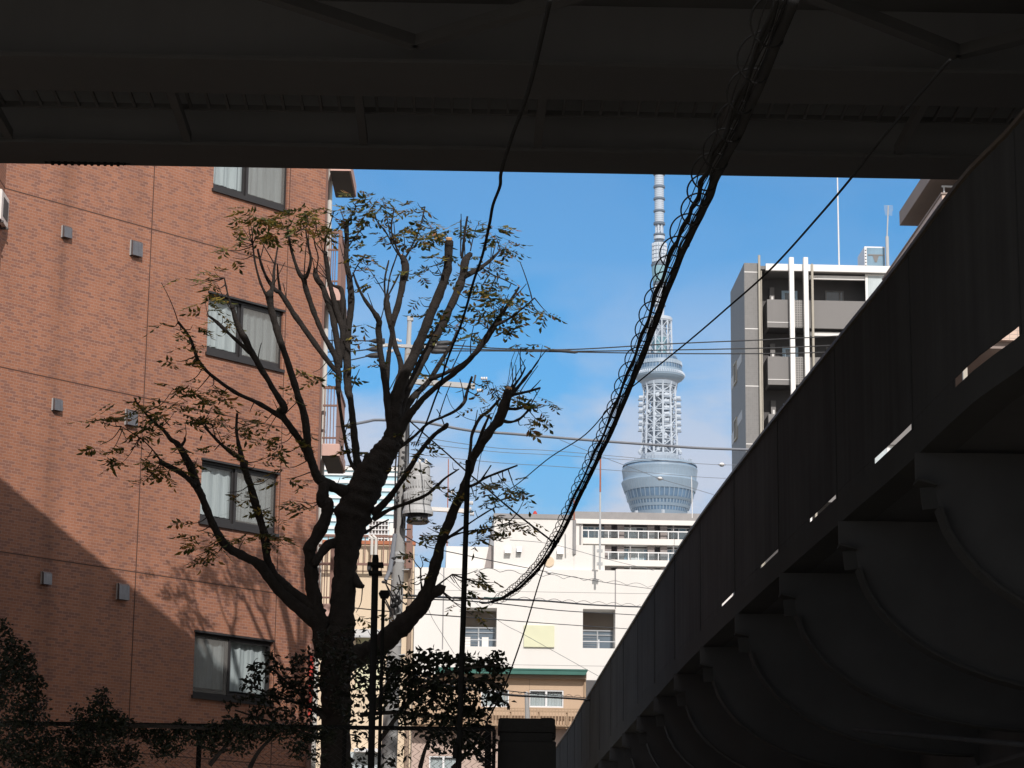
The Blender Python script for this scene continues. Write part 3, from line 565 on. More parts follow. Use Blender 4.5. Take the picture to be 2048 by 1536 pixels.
# ------------------------------------------------------------------ the pruned tree in front of the brick wall
TY = 37.4
def Z5(x, y): return 400+x/2.844, 380+y/2.844          # enlarged views used for tracing
def Z6(x, y): return 560+x/3.413, 780+y/3.413
def Z4(x, y): return 500+x/2.866, 1000+y/2.866
def Z2(x, y): return x/2.926, 800+y/2.926
def Z1(x, y): return x/2.926, 300+y/2.926
S5, S6, S4, S2 = 1/2.844, 1/3.413, 1/2.866, 1/2.926
def tr(fn, s, pts): return [(*fn(x, y), w*s) for x, y, w in pts]
TRUNK = [(671,1800,74),(671,1640,66),(672,1536,60),(672,1440,58),(672,1380,60),(673,1330,66),(676,1285,66),(684,1245,54),(687,1174,46),(694,1105,50),(706,1035,70),(726,985,68),(747,942,58),(765,912,52),(783,882,42),(785,868,32),(787,850,22)]
LIMBS = [  # (pixel path with widths, depth offset at start, at tip)
 (tr(Z5,S5,[(1090,1450,120),(1105,1330,85),(1120,1180,72),(1165,1050,62),(1235,900,55),(1295,750,54),(1355,600,55),(1400,480,52),(1412,380,50),(1415,305,48)]), 0, -0.5),
 (tr(Z5,S5,[(1110,1420,70),(1140,1240,52),(1250,1000,45),(1330,850,48),(1375,770,48),(1450,610,46),(1495,490,46),(1510,400,44),(1535,368,32)]), 0, 0.5),
 (tr(Z5,S5,[(1120,1450,80),(1105,1330,62),(1102,1200,45),(1145,1020,36),(1108,880,30),(1085,760,36),(1060,640,36),(1065,610,28)]), 0, 0.7),
 (tr(Z5,S5,[(1088,780,34),(1130,640,38),(1155,520,44),(1168,440,46),(1152,385,36)]), 0.45, 0.9),
 (tr(Z5,S5,[(1100,1440,80),(1080,1300,58),(1055,1110,40),(1030,950,34),(1015,800,36),(1018,745,34),(985,690,28),(935,620,18),(895,540,15),(870,470,10)]), 0, -0.9),
 (tr(Z5,S5,[(1060,1130,36),(1072,950,28),(1092,820,22),(1100,740,16)]), 0, -0.3),
 (tr(Z5,S5,[(1110,1420,70),(1155,1270,46),(1220,1170,36),(1300,1090,30),(1380,960,26),(1440,860,18),(1460,800,12)]), 0, 0.9),
 (tr(Z5,S5,[(1100,1440,80),(1155,1330,54),(1230,1230,38),(1330,1130,33),(1480,1015,30),(1580,910,32),(1650,810,36),(1700,730,26),(1760,640,16),(1815,552,12)]), 0, -0.9),
 (tr(Z5,S5,[(1680,770,24),(1760,730,14),(1840,670,10),(1903,614,8)]), -0.75, -1.1),
 (tr(Z5,S5,[(1310,1075,30),(1400,1040,22),(1500,985,20),(1570,915,18)]), 0.3, -0.3),
 (tr(Z6,S6,[(640,840,60),(740,740,44),(850,590,36),(950,430,34),(1050,310,30),(1125,255,34),(1140,235,26)]), 0, -1.0),
 (tr(Z6,S6,[(790,410,34),(900,330,22),(1010,230,20),(1110,185,19),(1200,140,20),(1255,85,26),(1275,20,20),(1310,-90,16)]), 0, 0.6),
 (tr(Z6,S6,[(640,880,40),(760,812,26),(900,760,24),(1000,715,22),(1060,665,22),(1130,600,14),(1222,540,10)]), 0, -0.7),
 (tr(Z6,S6,[(580,975,26),(660,925,14),(740,885,10)]), 0, 0.4),
 ([(690,1320,50),(735,1305,46),(758,1294,44),(786,1268,42),(814,1240,38),(842,1209,35),(857,1174,25),(870,1132,23),(882,1087,21),(901,1038,20),(917,1000,18),(929,973,18),(938,944,15),(950,909,17),(976,868,19),(997,841,20),(1010,808,21),(1016,785,17)], 0, -0.8),
 (tr(Z5,S5,[(1745,1190,26),(1790,1110,18),(1825,1060,12),(1850,1010,10)]), -0.75, -0.9),
 (tr(Z5,S5,[(1760,1180,22),(1830,1095,18),(1885,1028,15)]), -0.75, -0.6),
 (tr(Z5,S5,[(1780,1165,18),(1850,1150,14),(1935,1126,12)]), -0.75, -1.0),
 (tr(Z5,S5,[(1735,1240,22),(1800,1245,15),(1850,1225,13),(1885,1190,10)]), -0.7, -0.5),
 (tr(Z5,S5,[(1705,1305,26),(1760,1320,17),(1820,1300,15),(1882,1237,12)]), -0.7, -1.0),
 (tr(Z6,S6,[(1290,470,24),(1300,400,22),(1312,300,24),(1365,190,24),(1430,140,22),(1500,60,14)]), -0.6, -0.2),
 (tr(Z6,S6,[(1320,440,22),(1350,360,20),(1385,270,20),(1430,170,14)]), -0.65, -1.0),
 (tr(Z6,S6,[(1285,660,24),(1340,640,20),(1400,600,18),(1500,560,16),(1620,515,12)]), -0.5, -0.2),
 (tr(Z6,S6,[(1375,612,14),(1410,560,10),(1440,515,9)]), -0.45, -0.6),
 (tr(Z6,S6,[(1140,1015,22),(1300,905,12),(1400,840,10),(1470,800,9)]), -0.35, -0.6),
 (tr(Z6,S6,[(1150,1005,20),(1220,980,13),(1300,962,11),(1420,945,9),(1560,905,6)]), -0.35, 0.0),
 ([(846,1200,26),(864,1188,22),(880,1179,20)], -0.2, -0.3),
 (tr(Z4,S4,[(1040,520,20),(1075,490,12),(1120,455,9),(1160,426,8)]), -0.2, -0.4),
 (tr(Z4,S4,[(990,540,16),(980,470,10),(978,395,9)]), -0.2, -0.1),
 # left half
 (tr(Z6,S6,[(590,640,90),(545,560,66),(525,480,56),(515,400,52),(500,250,48),(480,60,46)])+tr(Z5,S5,[(842,1130,46),(836,950,46),(842,800,42),(860,650,40),(852,520,36),(832,400,28),(836,280,28),(832,195,30)]), 0, 0.6),
 (tr(Z6,S6,[(540,560,40),(490,510,26),(455,390,24),(425,220,24),(402,60,24)])+tr(Z5,S5,[(787,1130,30),(790,1050,36)]), 0, 0.2),
 (tr(Z5,S5,[(790,1060,36),(770,950,36),(705,830,32),(650,700,30),(605,570,32),(590,510,32),(560,465,22),(520,340,16),(495,210,11)]), 0.2, -0.6),
 (tr(Z5,S5,[(592,505,26),(615,470,22),(630,390,16),(612,300,12),(600,210,8)]), -0.3, -0.8),
 (tr(Z5,S5,[(795,1010,34),(780,860,36),(745,690,34),(700,560,32),(662,500,34),(655,455,24)]), 0.2, 0.3),
 (tr(Z5,S5,[(800,960,36),(812,800,40),(770,660,30),(735,520,28),(722,430,30),(712,360,24)]), 0.3, 0.0),
 (tr(Z5,S5,[(818,800,34),(815,650,34),(802,565,28),(760,545,14),(740,520,9)]), 0.3, 0.7),
 (tr(Z5,S5,[(785,1040,34),(740,990,30),(680,910,31),(600,800,32),(525,690,32),(460,590,28),(430,570,24),(380,500,18),(345,410,16),(328,335,13)]), 0.2, -0.4),
 (tr(Z5,S5,[(458,585,18),(445,500,12),(440,420,9)]), -0.1, -0.5),
 (tr(Z6,S6,[(560,720,90),(430,690,84),(325,640,72),(255,595,66),(212,480,58),(190,380,52)])+tr(Z5,S5,[(608,1400,48),(592,1280,44),(545,1130,40),(492,960,38),(442,810,38),(402,660,38),(395,595,44)]), 0, -0.8),
 (tr(Z5,S5,[(380,605,16),(345,530,13),(315,420,11),(300,310,9)]), -0.75, -1.1),
 (tr(Z5,S5,[(405,590,26),(418,520,20),(422,450,15),(436,360,10),(445,310,7)]), -0.75, -0.6),
 (tr(Z2,S2,[(1808,350,44),(1770,260,40),(1700,160,40),(1645,75,42)])+tr(Z5,S5,[(480,1240,40),(420,1140,36),(330,985,35),(262,865,34),(208,750,32),(185,665,24)]), -0.2, -0.9),
 (tr(Z5,S5,[(188,700,14),(160,600,11),(138,500,9)]), -0.85, -1.0),
 (tr(Z5,S5,[(285,925,26),(185,835,18),(110,765,22),(75,735,16),(50,718,12)]), -0.7, -1.1),
 (tr(Z5,S5,[(470,1295,30),(330,1212,24),(200,1150,21),(60,1050,20),(0,985,20)])+[(396,722,8),(380,676,6),(356,644,5)], -0.4, -1.3),
 (tr(Z2,S2,[(1900,1330,110),(1720,1195,72),(1600,1075,62),(1525,970,62),(1440,920,54),(1330,860,52),(1262,760,44),(1210,640,44),(1172,545,44),(1140,490,44)]), 0, -1.2),
 (tr(Z2,S2,[(1145,500,36),(1095,455,32),(1040,415,33),(945,365,27)]), -1.2, -1.35),
 (tr(Z2,S2,[(1160,500,34),(1130,400,30),(1085,320,27),(1045,260,27),(1000,230,26),(960,180,20),(870,100,13),(795,5,9)]), -1.2, -1.0),
 (tr(Z2,S2,[(1135,480,22),(1100,390,22),(1050,290,22),(1010,235,18)]), -1.15, -1.1),
 (tr(Z2,S2,[(1060,270,20),(1080,240,18),(1082,220,13)]), -1.1, -1.15),
 (tr(Z2,S2,[(940,355,16),(900,300,9),(830,230,7),(710,155,5)]), -1.35, -1.1),
 (tr(Z2,S2,[(1880,1260,90),(1780,1175,66),(1690,1105,56),(1595,1015,58),(1560,910,46),(1550,790,46),(1512,665,42),(1480,550,45),(1440,425,40),(1425,370,45)]), 0, -0.7),
 (tr(Z2,S2,[(1430,395,34),(1405,340,28),(1360,310,26),(1290,255,19),(1200,160,14)]), -0.7, -1.1),
 (tr(Z2,S2,[(1428,390,36),(1410,315,28),(1392,240,21),(1383,170,18),(1388,80,15)]), -0.7, -0.4),
 (tr(Z4,S4,[(430,900,110),(400,720,100),(375,600,92),(355,470,82),(348,350,72),(345,275,74),(385,205,74),(430,110,72),(445,20,70)])+tr(Z6,S6,[(290,760,90),(300,660,70)]), 0, -0.2),
 (tr(Z4,S4,[(500,250,60),(455,255,58),(410,300,52),(375,360,46)]), 0, -0.2),
 (tr(Z5,S5,[(1500,495,32),(1560,462,30),(1600,440,26),(1660,392,18),(1705,345,10)]), 0.45, 0.9),
 (tr(Z5,S5,[(1600,440,10),(1660,480,8),(1720,505,7),(1800,545,5)]), 0.6, 1.0),
 (tr(Z5,S5,[(1150,395,12),(1110,310,11),(1088,220,10),(1104,106,8)]), 0.9, 0.6),
 (tr(Z5,S5,[(1165,390,12),(1210,310,10),(1250,215,9),(1280,96,7)]), 0.9, 1.2),
 (tr(Z5,S5,[(1145,390,10),(1105,330,9),(1060,245,8),(1005,175,6)]), 0.9, 0.4),
 (tr(Z5,S5,[(1058,650,12),(1050,520,11),(1074,400,9)]), 0.65, 0.8),
 (tr(Z5,S5,[(1061,645,11),(1078,500,9),(1115,385,8),(1135,330,5)]), 0.7, 1.1),
 (tr(Z5,S5,[(1490,390,18),(1505,250,15),(1521,150,12)]), 0.5, 0.3),
 (tr(Z5,S5,[(1482,375,8),(1483,270,7),(1482,170,6)]), 0.5, 0.8),
 (tr(Z5,S5,[(1538,345,8),(1552,280,6),(1565,235,5)]), 0.5, 0.9),
 (tr(Z5,S5,[(838,200,9),(860,150,8),(890,92,6)]), 0.6, 0.3),
 (tr(Z5,S5,[(828,205,8),(815,160,6),(798,110,5)]), 0.6, 0.9),
 (tr(Z5,S5,[(838,560,9),(862,500,8),(895,430,7),(945,365,5)]), 0.5, 0.1),
 (tr(Z5,S5,[(705,360,10),(718,270,8),(745,180,7),(760,128,5)]), 0.0, -0.4),
 (tr(Z5,S5,[(660,460,9),(672,380,8),(650,290,7),(665,210,5)]), 0.3, 0.0),
 (tr(Z5,S5,[(840,330,8),(880,270,7),(930,215,6),(960,190,4)]), 0.5, 1.0),
 (tr(Z5,S5,[(1062,620,9),(1090,560,8),(1130,480,6)]), 0.7, 1.2),
 (tr(Z4,S4,[(590,430,50),(620,480,46),(645,495,22)]), 0, -0.15),
]
base = P(672, 1536, TY)
tree = thing("pruned_tree", "pruned leafy street tree with many stub ended branches before the brick building", "tree", (base.x, base.y, 0))
def limb_points(path, d0, d1, k=4):
    sm = smoothpath(path, k); n = len(sm); pts = []; rad = []
    for i, (x, y, w) in enumerate(sm):
        p = P(x, y, TY + d0 + (d1-d0)*(i/(n-1))); pts.append(p); rad.append(max(0.006, msize(max(w,1.5), p)/2))
    return pts, rad
def rough(rad, amp, seed):
    return [r*(1+amp*mnoise.noise(Vector((i*0.37, seed*3.1, 0)))) for i, r in enumerate(rad)]
tp, trd = limb_points(TRUNK, 0, 0, 10)
tp.insert(0, Vector((tp[0].x, tp[0].y, 0.0))); trd.insert(0, trd[0]*1.25)
MB().tube(tp, rough(trd, 0.12, 1), 18, True, 0.16).build("trunk", M_bark, tree, smooth=True)
SAMP = []                                              # limb samples for hanging the leaves
for i, (path, d0, d1) in enumerate(LIMBS):
    pts, rad = limb_points(path, d0, d1, 7)
    rad = rough(rad, 0.16, i+2); m = MB().tube(pts, rad, 10, True, 0.20)
    for j in range(4, len(pts)-3, 5):                  # knuckles left by earlier pruning
        if rnd.random() < 0.55:
            o = Vector((rnd.uniform(-1,1), rnd.uniform(-1,1), rnd.uniform(-0.6,0.6))).normalized()
            m.blob(pts[j]+o*rad[j]*0.75, rad[j]*rnd.uniform(0.35,0.6), 6, 0.2)
    if rad[-1] > 0.03: m.blob(pts[-1], rad[-1]*1.25, 7, 0.2)
    lb = m.build("limb", M_bark, tree, smooth=True)
    if rad[-1] > 0.045 and i in (0, 1, 3, 14, 29, 36):
        d = (pts[-1]-pts[-2]).normalized(); q = pts[-1]+d*rad[-1]*0.9
        MB().tube([q, q+d*rad[-1]*0.45], [rad[-1]*0.75, rad[-1]*0.7], 10).build("cut_end", M_cut, lb)
    for (sx, sy, w), p in zip(smoothpath(path, 7), pts): SAMP.append((sx, sy, p))
for px, py, w in ((1017,804,5),(1002,837,5),(1045,452,7),(1020,778,4)):
    pass
def near(px, py):
    return min(SAMP, key=lambda s: (s[0]-px)**2+(s[1]-py)**2)
def leaflet(m, b, d, side, L, W):
    """one leaflet: folded blade from b along d"""
    up = d.cross(side); tip = b+d*L; q = b+d*L*0.45
    m.add([b, q+side*W+up*W*0.35, b+d*L*0.8+side*W*0.45+up*W*0.1-up*L*0.04, tip-up*L*0.10, b+d*L*0.8-side*W*0.45+up*W*0.1-up*L*0.04, q-side*W+up*W*0.35, q],
          [(0,6,1),(6,2,1),(6,3,2),(0,5,6),(6,5,4),(6,4,3)])
def compound(m, b, d, L, n, ll):
    """pinnate leaf: rachis from b along d with n pairs of leaflets"""
    h = Vector((rnd.gauss(0,0.4), rnd.gauss(0,0.4), 1)).normalized(); side = d.cross(h).normalized(); pts = []
    for i in range(4):
        t = i/3; pts.append(b+d*L*t-Vector((0,0,1))*L*0.18*t*t)
    m.tube(pts, [0.0022,0.002,0.0018,0.0014], 3, False)
    for i in range(n):
        t = 0.3+0.7*i/n; p = b+d*L*t-Vector((0,0,1))*L*0.18*t*t
        for s in (-1, 1):
            dd = (side*s*0.9+d*0.55+Vector((0,0,-rnd.uniform(0.05,0.5)))).normalized(); sd = dd.cross(h).normalized()
            leaflet(m, p, dd, sd, ll*rnd.uniform(0.6,1.15), ll*0.20)
    dd = (d+Vector((0,0,-0.35))).normalized(); leaflet(m, pts[-1], dd, dd.cross(h).normalized(), ll*1.05, ll*0.205)
# (x, y, radius, how many compound leaves)
CL = [(200,842,22,6),(232,838,20,7),(262,830,22,8),(290,812,22,9),(245,800,18,4),(318,838,26,12),(350,822,24,11),(345,780,22,8),(385,790,22,10),(415,775,22,11),(440,790,16,7),(372,765,16,6),
 (400,822,24,12),(430,840,24,11),(460,852,22,10),(480,835,18,6),(505,845,16,5),(530,845,14,4),(500,825,12,3),(425,812,20,8),(370,845,20,7),(300,862,22,8),(270,868,18,5),(200,890,16,4),(262,895,14,4),
 (215,912,18,5),(245,925,20,8),(275,928,20,8),(310,920,18,7),(345,935,20,7),(300,945,18,6),(330,955,16,5),(285,965,10,3),(395,915,18,7),(430,900,14,5),(380,930,16,5),(340,905,16,5),(460,870,16,5),(455,905,10,3),
 (480,925,8,2),(510,930,12,4),(530,875,18,6),(550,890,20,8),(575,905,18,7),(545,910,14,4),(600,895,12,3),(570,870,12,3),(580,935,8,2),(612,960,10,3),(570,958,8,2),
 (455,985,10,4),(490,985,12,5),(512,992,8,3),(540,1015,12,4),(555,1032,12,4),(540,955,8,2),(592,1002,12,5),(605,1018,12,5),(535,1020,8,3),
 (372,1048,14,5),(392,1062,16,7),(420,1075,16,7),(405,1095,12,4),(432,1088,12,5),(392,1112,14,5),(420,1110,14,6),(437,1100,8,3),(490,1075,14,5),(510,1070,16,7),(530,1078,14,6),(545,1085,10,4),(482,1095,8,2),(555,1075,10,3),
 (370,557,8,4),(420,560,14,6),(428,575,12,4),(410,600,14,7),(418,618,14,6),(432,590,10,4),(445,635,12,4),(460,650,8,3),(430,545,8,3),
 (328,650,10,4),(352,658,10,4),(385,650,14,6),(380,672,10,4),(392,690,12,5),(352,722,10,4),(375,728,10,3),(392,708,8,2),
 (465,470,10,4),(485,455,14,6),(500,440,16,8),(520,440,16,8),(475,490,12,5),(460,500,10,3),(540,440,16,8),(560,435,14,7),(590,430,16,8),(610,425,18,10),(630,425,16,10),(645,440,14,9),(625,450,16,10),(600,455,16,9),(645,460,12,8),(570,460,14,7),(545,470,14,6),(520,470,12,5),(655,480,10,6),(465,515,8,3),(640,415,10,5),(610,480,12,5),(580,480,10,3),(500,420,8,3),
 (708,390,8,4),(715,400,8,3),(695,408,8,4),(745,395,10,5),(765,400,12,6),(750,410,12,5),(725,425,14,6),(750,425,14,7),(768,420,12,5),(700,420,10,4),(735,440,14,7),(715,440,10,4),(745,455,10,3),(725,470,10,4),(720,485,12,5),(680,440,8,2),
 (728,515,12,5),(742,530,14,6),(738,545,10,4),(748,560,12,4),(712,518,8,3),(760,555,8,2),(700,510,6,2),
 (825,415,14,6),(835,405,8,3),(840,430,10,4),(855,440,12,5),(830,450,12,5),(800,465,12,5),(785,470,10,4),(765,465,8,2),(812,475,14,7),(830,470,14,7),(850,460,14,7),(870,455,14,7),(890,462,12,7),(845,480,14,7),(865,478,14,6),(820,490,12,5),(880,475,12,5),(905,465,12,5),(918,465,8,4),(940,440,10,4),(955,450,12,5),(960,470,10,4),
 (985,455,12,5),(1000,480,10,4),(990,470,10,4),(1012,495,14,6),(1020,505,10,4),(995,500,14,6),(975,510,14,6),(985,525,10,4),(970,540,8,2),(1000,545,10,3),(870,520,10,3),(890,505,10,4),(860,540,10,4),(840,545,12,5),(880,555,10,4),(825,540,10,3),(905,520,8,3),
 (965,575,12,6),(980,585,14,8),(990,570,12,6),(975,600,14,8),(995,605,14,8),(1010,590,14,7),(1015,580,10,4),(960,610,12,6),(985,625,14,7),(1005,625,14,7),(1025,600,12,5),(1040,605,12,6),(1045,615,10,4),(1025,630,12,5),(1020,645,12,5),(1035,650,10,5),(950,595,10,4),(940,615,10,4),(955,640,12,5),(975,645,10,4),(1080,625,10,4),(1095,625,8,3),(935,635,8,3),(1000,650,8,3),(960,560,8,3),(935,545,8,3),
 (900,645,12,5),(915,650,10,4),(890,655,10,4),(880,665,10,4),(930,665,10,4),(955,668,10,3),(905,668,8,3),(935,680,10,4),(725,650,8,4),(718,672,8,4),(725,685,6,2),(720,730,8,4),(740,730,8,3),(862,690,10,4),(870,720,10,4),
 (845,750,10,4),(830,755,10,4),(858,760,8,3),(870,620,8,3),(850,630,8,3),(840,600,8,2),(1033,690,5,2),(1085,690,6,3),(965,770,12,5),(985,765,10,4),(960,790,8,3),(1000,770,8,3),(990,770,8,3),
 (1075,815,8,3),(1095,810,10,5),(1060,835,10,5),(1070,790,10,4),(1045,850,8,3),(1085,845,6,2),(975,815,8,2),(965,830,8,2),(960,815,8,3),(1040,800,10,4),(1025,795,6,3),
 (700,870,8,2),(712,850,6,2),(695,895,8,2),(715,900,10,4),(735,905,10,3),(720,920,8,3),(695,850,6,2),(800,885,8,3),(815,880,8,3),(790,905,8,3),(680,955,5,1),
 (830,895,10,4),(845,910,10,4),(815,930,10,4),(800,945,8,3),(860,975,10,4),(880,975,10,3),(850,960,8,3),
 (865,930,8,2),(905,925,8,1),(890,985,10,3),(905,980,8,3),(965,965,10,4),(985,965,10,5),(1005,970,14,7),(1020,975,14,7),(1035,985,14,7),(1050,995,10,4),(1000,985,12,5),(985,990,10,4),(975,1000,10,4),(1025,960,10,4),(950,995,10,4),(1010,1000,8,3),(940,975,6,2),
 (1005,1040,14,6),(1025,1045,14,6),(1045,1050,10,5),(1035,1060,10,4),(1060,1045,8,3),(995,1035,8,3),(965,1070,12,5),(980,1075,10,4),(955,1080,10,4),(985,1060,8,3),(950,1020,8,3),(970,1030,8,3),
 (845,1065,10,4),(860,1075,10,4),(830,1040,10,4),(820,1105,8,3),(840,1110,8,3),(855,1055,8,2),(870,1060,8,2),(955,1140,10,4),(940,1160,10,4),(965,1165,10,3),(925,1180,8,3),(990,1165,6,1),(870,1150,8,3),(910,1165,8,3),(910,1200,10,3),(935,1215,10,4),(945,1230,8,3),(820,1165,8,3),
 (790,1230,8,2),(712,1225,8,2),(740,1235,8,2),(735,1260,8,2),(600,860,8,2),(690,760,6,2),(640,760,14,5),(655,750,10,4),(625,745,10,3),(580,740,12,5),(600,750,10,4),(660,745,8,2),(575,800,6,3),(590,780,8,3),(900,1060,8,2)]
lf = MB(); TW = []
for (cx, cy, r, n) in CL:
    sx, sy, sp = near(cx, cy); dY = sp.y-TY
    c = P(cx, cy, sp.y+rnd.uniform(-0.25,0.25))
    if (c-sp).length > 0.10:
        mid = (c+sp)/2+Vector((rnd.uniform(-.05,.05), rnd.uniform(-.05,.05), -0.04)); L = smoothpath([tuple(sp),tuple(mid),tuple(c)], 4)
        TW.append([Vector(q) for q in L])
    R = msize(r, c)*1.3
    for k in range(max(1, int(n*0.66+rnd.random()))):
        a = rnd.uniform(0, 2*math.pi); b = c+Vector((math.cos(a)*R*rnd.uniform(0.1,0.75), math.sin(a)*R*rnd.uniform(0.1,0.75), rnd.uniform(-0.45,0.45)*R))
        d = Vector((math.cos(a)+rnd.gauss(0,0.35), math.sin(a)+rnd.gauss(0,0.35), rnd.uniform(-0.5,0.25))).normalized()
        compound(lf, b, d, rnd.uniform(0.17,0.30), rnd.choice((2,3,3,4)), rnd.uniform(0.10,0.15))
tips = [q for q in SAMP if 470 < q[1] < 900]
for i in range(75):                                    # thin upright shoots left by the pruning
    sx, sy, sp = rnd.choice(tips); d = Vector((rnd.gauss(0,0.35)+(sp.x-base.x)*0.10, rnd.gauss(0,0.35), 1)).normalized(); L = rnd.uniform(0.25,0.62)
    bend = Vector((rnd.gauss(0,0.06), rnd.gauss(0,0.06), 0)); TW.append([sp+d*L*t+bend*t*t for t in (0,0.2,0.4,0.6,0.8,1.0)])
lf.build("foliage", M_leaf, tree, recalc=False)
TW.sort(key=lambda L: -(L[0]-L[-1]).length); rest = MB()
for i, L in enumerate(TW):
    m = MB() if i < 100 else rest
    m.tube(L, [0.010-0.0008*q for q in range(len(L))], 4, False)
    if i < 100: m.build("twig", M_bark, tree)
if rest.v: tag(rest.build("twig", M_bark, tree), kind="stuff")

# ------------------------------------------------------------------ dark shrubs, hedge and sprouting growth round the fence
def simple_leaf(m, p, L):
    d = Vector((rnd.gauss(0,1), rnd.gauss(0,1), rnd.gauss(-0.15,0.7))).normalized(); s = d.orthogonal().normalized(); a = rnd.uniform(0,6.28)
    s = (s*math.cos(a)+d.cross(s)*math.sin(a)); leaflet(m, p, d, s, L*rnd.uniform(0.7,1.15), L*0.23)
def shrub(name, label, cat, Y, blobs, L, group=None, stems=()):
    """blobs: (x px, y px, rx px, ry px, leaves); stems: pixel polylines"""
    bx = P(blobs[0][0], blobs[0][1], Y)
    t = thing(name, label, cat, (bx.x, Y, 0), group); m = MB(); s = MB()
    for x, y, rx, ry, n in blobs:
        c = P(x, y, Y); a, b = msize(rx, c), msize(ry, c); dep = min(max(a,b)*0.8, 0.9)
        for i in range(n):
            while True:
                q = Vector((rnd.uniform(-1,1), rnd.uniform(-1,1), rnd.uniform(-1,1)))
                if 0.05 < q.length < 1: break
            q *= (0.55+0.45*rnd.random())/max(q.length,0.3)*min(1,q.length+0.25)
            simple_leaf(m, c+Vector((q.x*a, q.y*dep, q.z*b)), L)
    for st in stems:
        pts = [P(x, y, Y+rnd.uniform(-0.1,0.1)) for x, y in st]
        sm = smoothpath([tuple(p) for p in pts], 4); n = len(sm); s.tube([Vector(p) for p in sm], [0.022*(1-0.75*i/n)+0.004 for i in range(n)], 5)
    f0 = P(blobs[0][0], 1536, Y)
    s.tube([(f0.x, Y, 0), (f0.x+0.05, Y, f0.z*0.6), (f0.x, Y, f0.z)], [0.06,0.045,0.03], 7)
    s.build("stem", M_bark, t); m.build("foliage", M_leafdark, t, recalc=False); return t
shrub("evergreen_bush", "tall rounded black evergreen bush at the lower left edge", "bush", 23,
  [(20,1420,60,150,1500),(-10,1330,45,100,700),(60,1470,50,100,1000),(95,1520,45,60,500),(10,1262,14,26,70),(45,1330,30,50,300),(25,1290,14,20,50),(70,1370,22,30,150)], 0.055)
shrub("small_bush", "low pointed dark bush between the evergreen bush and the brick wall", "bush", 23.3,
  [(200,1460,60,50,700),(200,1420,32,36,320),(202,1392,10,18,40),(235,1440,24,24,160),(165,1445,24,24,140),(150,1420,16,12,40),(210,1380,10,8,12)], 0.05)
HG = []
for i in range(26):
    x = 130+i*21; HG.append((x, 1462+rnd.uniform(-8,10), 22, 18+rnd.uniform(0,8), 120))
for i in range(16): HG.append((rnd.uniform(240,640), rnd.uniform(1470,1510), 26, 22, 60))
for i in range(8): HG.append((rnd.uniform(60,300), 1515, 36, 30, 150))
shrub("climbing_hedge", "dark leafy hedge trailing over the top of the chain link fence", "hedge", 23.7, HG, 0.05,
      stems=[[(150,1455),(300,1452),(450,1458),(640,1455)],[(420,1530),(445,1500),(470,1470)],[(500,1536),(520,1500),(560,1460)]])
BS = [(520,1345,30,24,120),(545,1330,24,18,70),(500,1365,22,16,60),(575,1360,30,26,150),(560,1390,34,26,150),(520,1395,30,20,110),(600,1330,24,22,100),(600,1385,30,32,170),(620,1310,16,16,45),(590,1310,14,12,30),(545,1310,10,8,16),(508,1330,12,8,18),(620,1420,30,30,180),(570,1430,34,22,140),(520,1430,36,18,120),(470,1440,30,14,80),(460,1410,16,10,26),(640,1350,24,40,140),(480,1395,14,8,20),
 (690,1330,34,40,200),(700,1270,28,30,90),(650,1290,26,40,130),(620,1365,20,30,90),(690,1400,40,40,200)]
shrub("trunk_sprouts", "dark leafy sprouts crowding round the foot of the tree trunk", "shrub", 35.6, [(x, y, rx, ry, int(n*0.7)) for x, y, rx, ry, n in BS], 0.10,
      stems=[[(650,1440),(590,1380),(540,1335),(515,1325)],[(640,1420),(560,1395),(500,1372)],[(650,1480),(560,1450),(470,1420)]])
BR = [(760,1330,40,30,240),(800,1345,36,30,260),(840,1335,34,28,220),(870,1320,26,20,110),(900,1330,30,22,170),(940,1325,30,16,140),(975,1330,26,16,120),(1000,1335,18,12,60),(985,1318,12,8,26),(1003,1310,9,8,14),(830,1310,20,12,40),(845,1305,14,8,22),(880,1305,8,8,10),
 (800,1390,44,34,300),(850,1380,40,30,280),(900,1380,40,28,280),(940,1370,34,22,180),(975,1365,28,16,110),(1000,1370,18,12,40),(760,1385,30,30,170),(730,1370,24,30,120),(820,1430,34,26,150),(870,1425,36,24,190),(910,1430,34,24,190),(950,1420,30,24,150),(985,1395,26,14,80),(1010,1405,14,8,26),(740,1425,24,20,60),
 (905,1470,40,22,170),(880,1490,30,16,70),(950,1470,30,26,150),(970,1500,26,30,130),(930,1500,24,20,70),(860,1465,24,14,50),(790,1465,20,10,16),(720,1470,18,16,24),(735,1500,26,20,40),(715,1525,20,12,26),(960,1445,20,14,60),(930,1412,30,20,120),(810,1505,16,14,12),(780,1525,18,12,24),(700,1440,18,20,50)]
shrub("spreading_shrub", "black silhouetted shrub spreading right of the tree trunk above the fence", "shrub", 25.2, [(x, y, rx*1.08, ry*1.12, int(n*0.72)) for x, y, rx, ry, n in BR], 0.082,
      stems=[[(720,1430),(790,1425),(860,1432),(930,1440)],[(760,1480),(830,1390),(900,1345),(990,1330)],[(800,1420),(870,1370),(960,1360),(1015,1385)],[(740,1440),(780,1360),(840,1320),(885,1305)],[(905,1536),(940,1500),(965,1460)],[(915,1450),(950,1500),(985,1536)],[(840,1536),(850,1500),(862,1470)]])

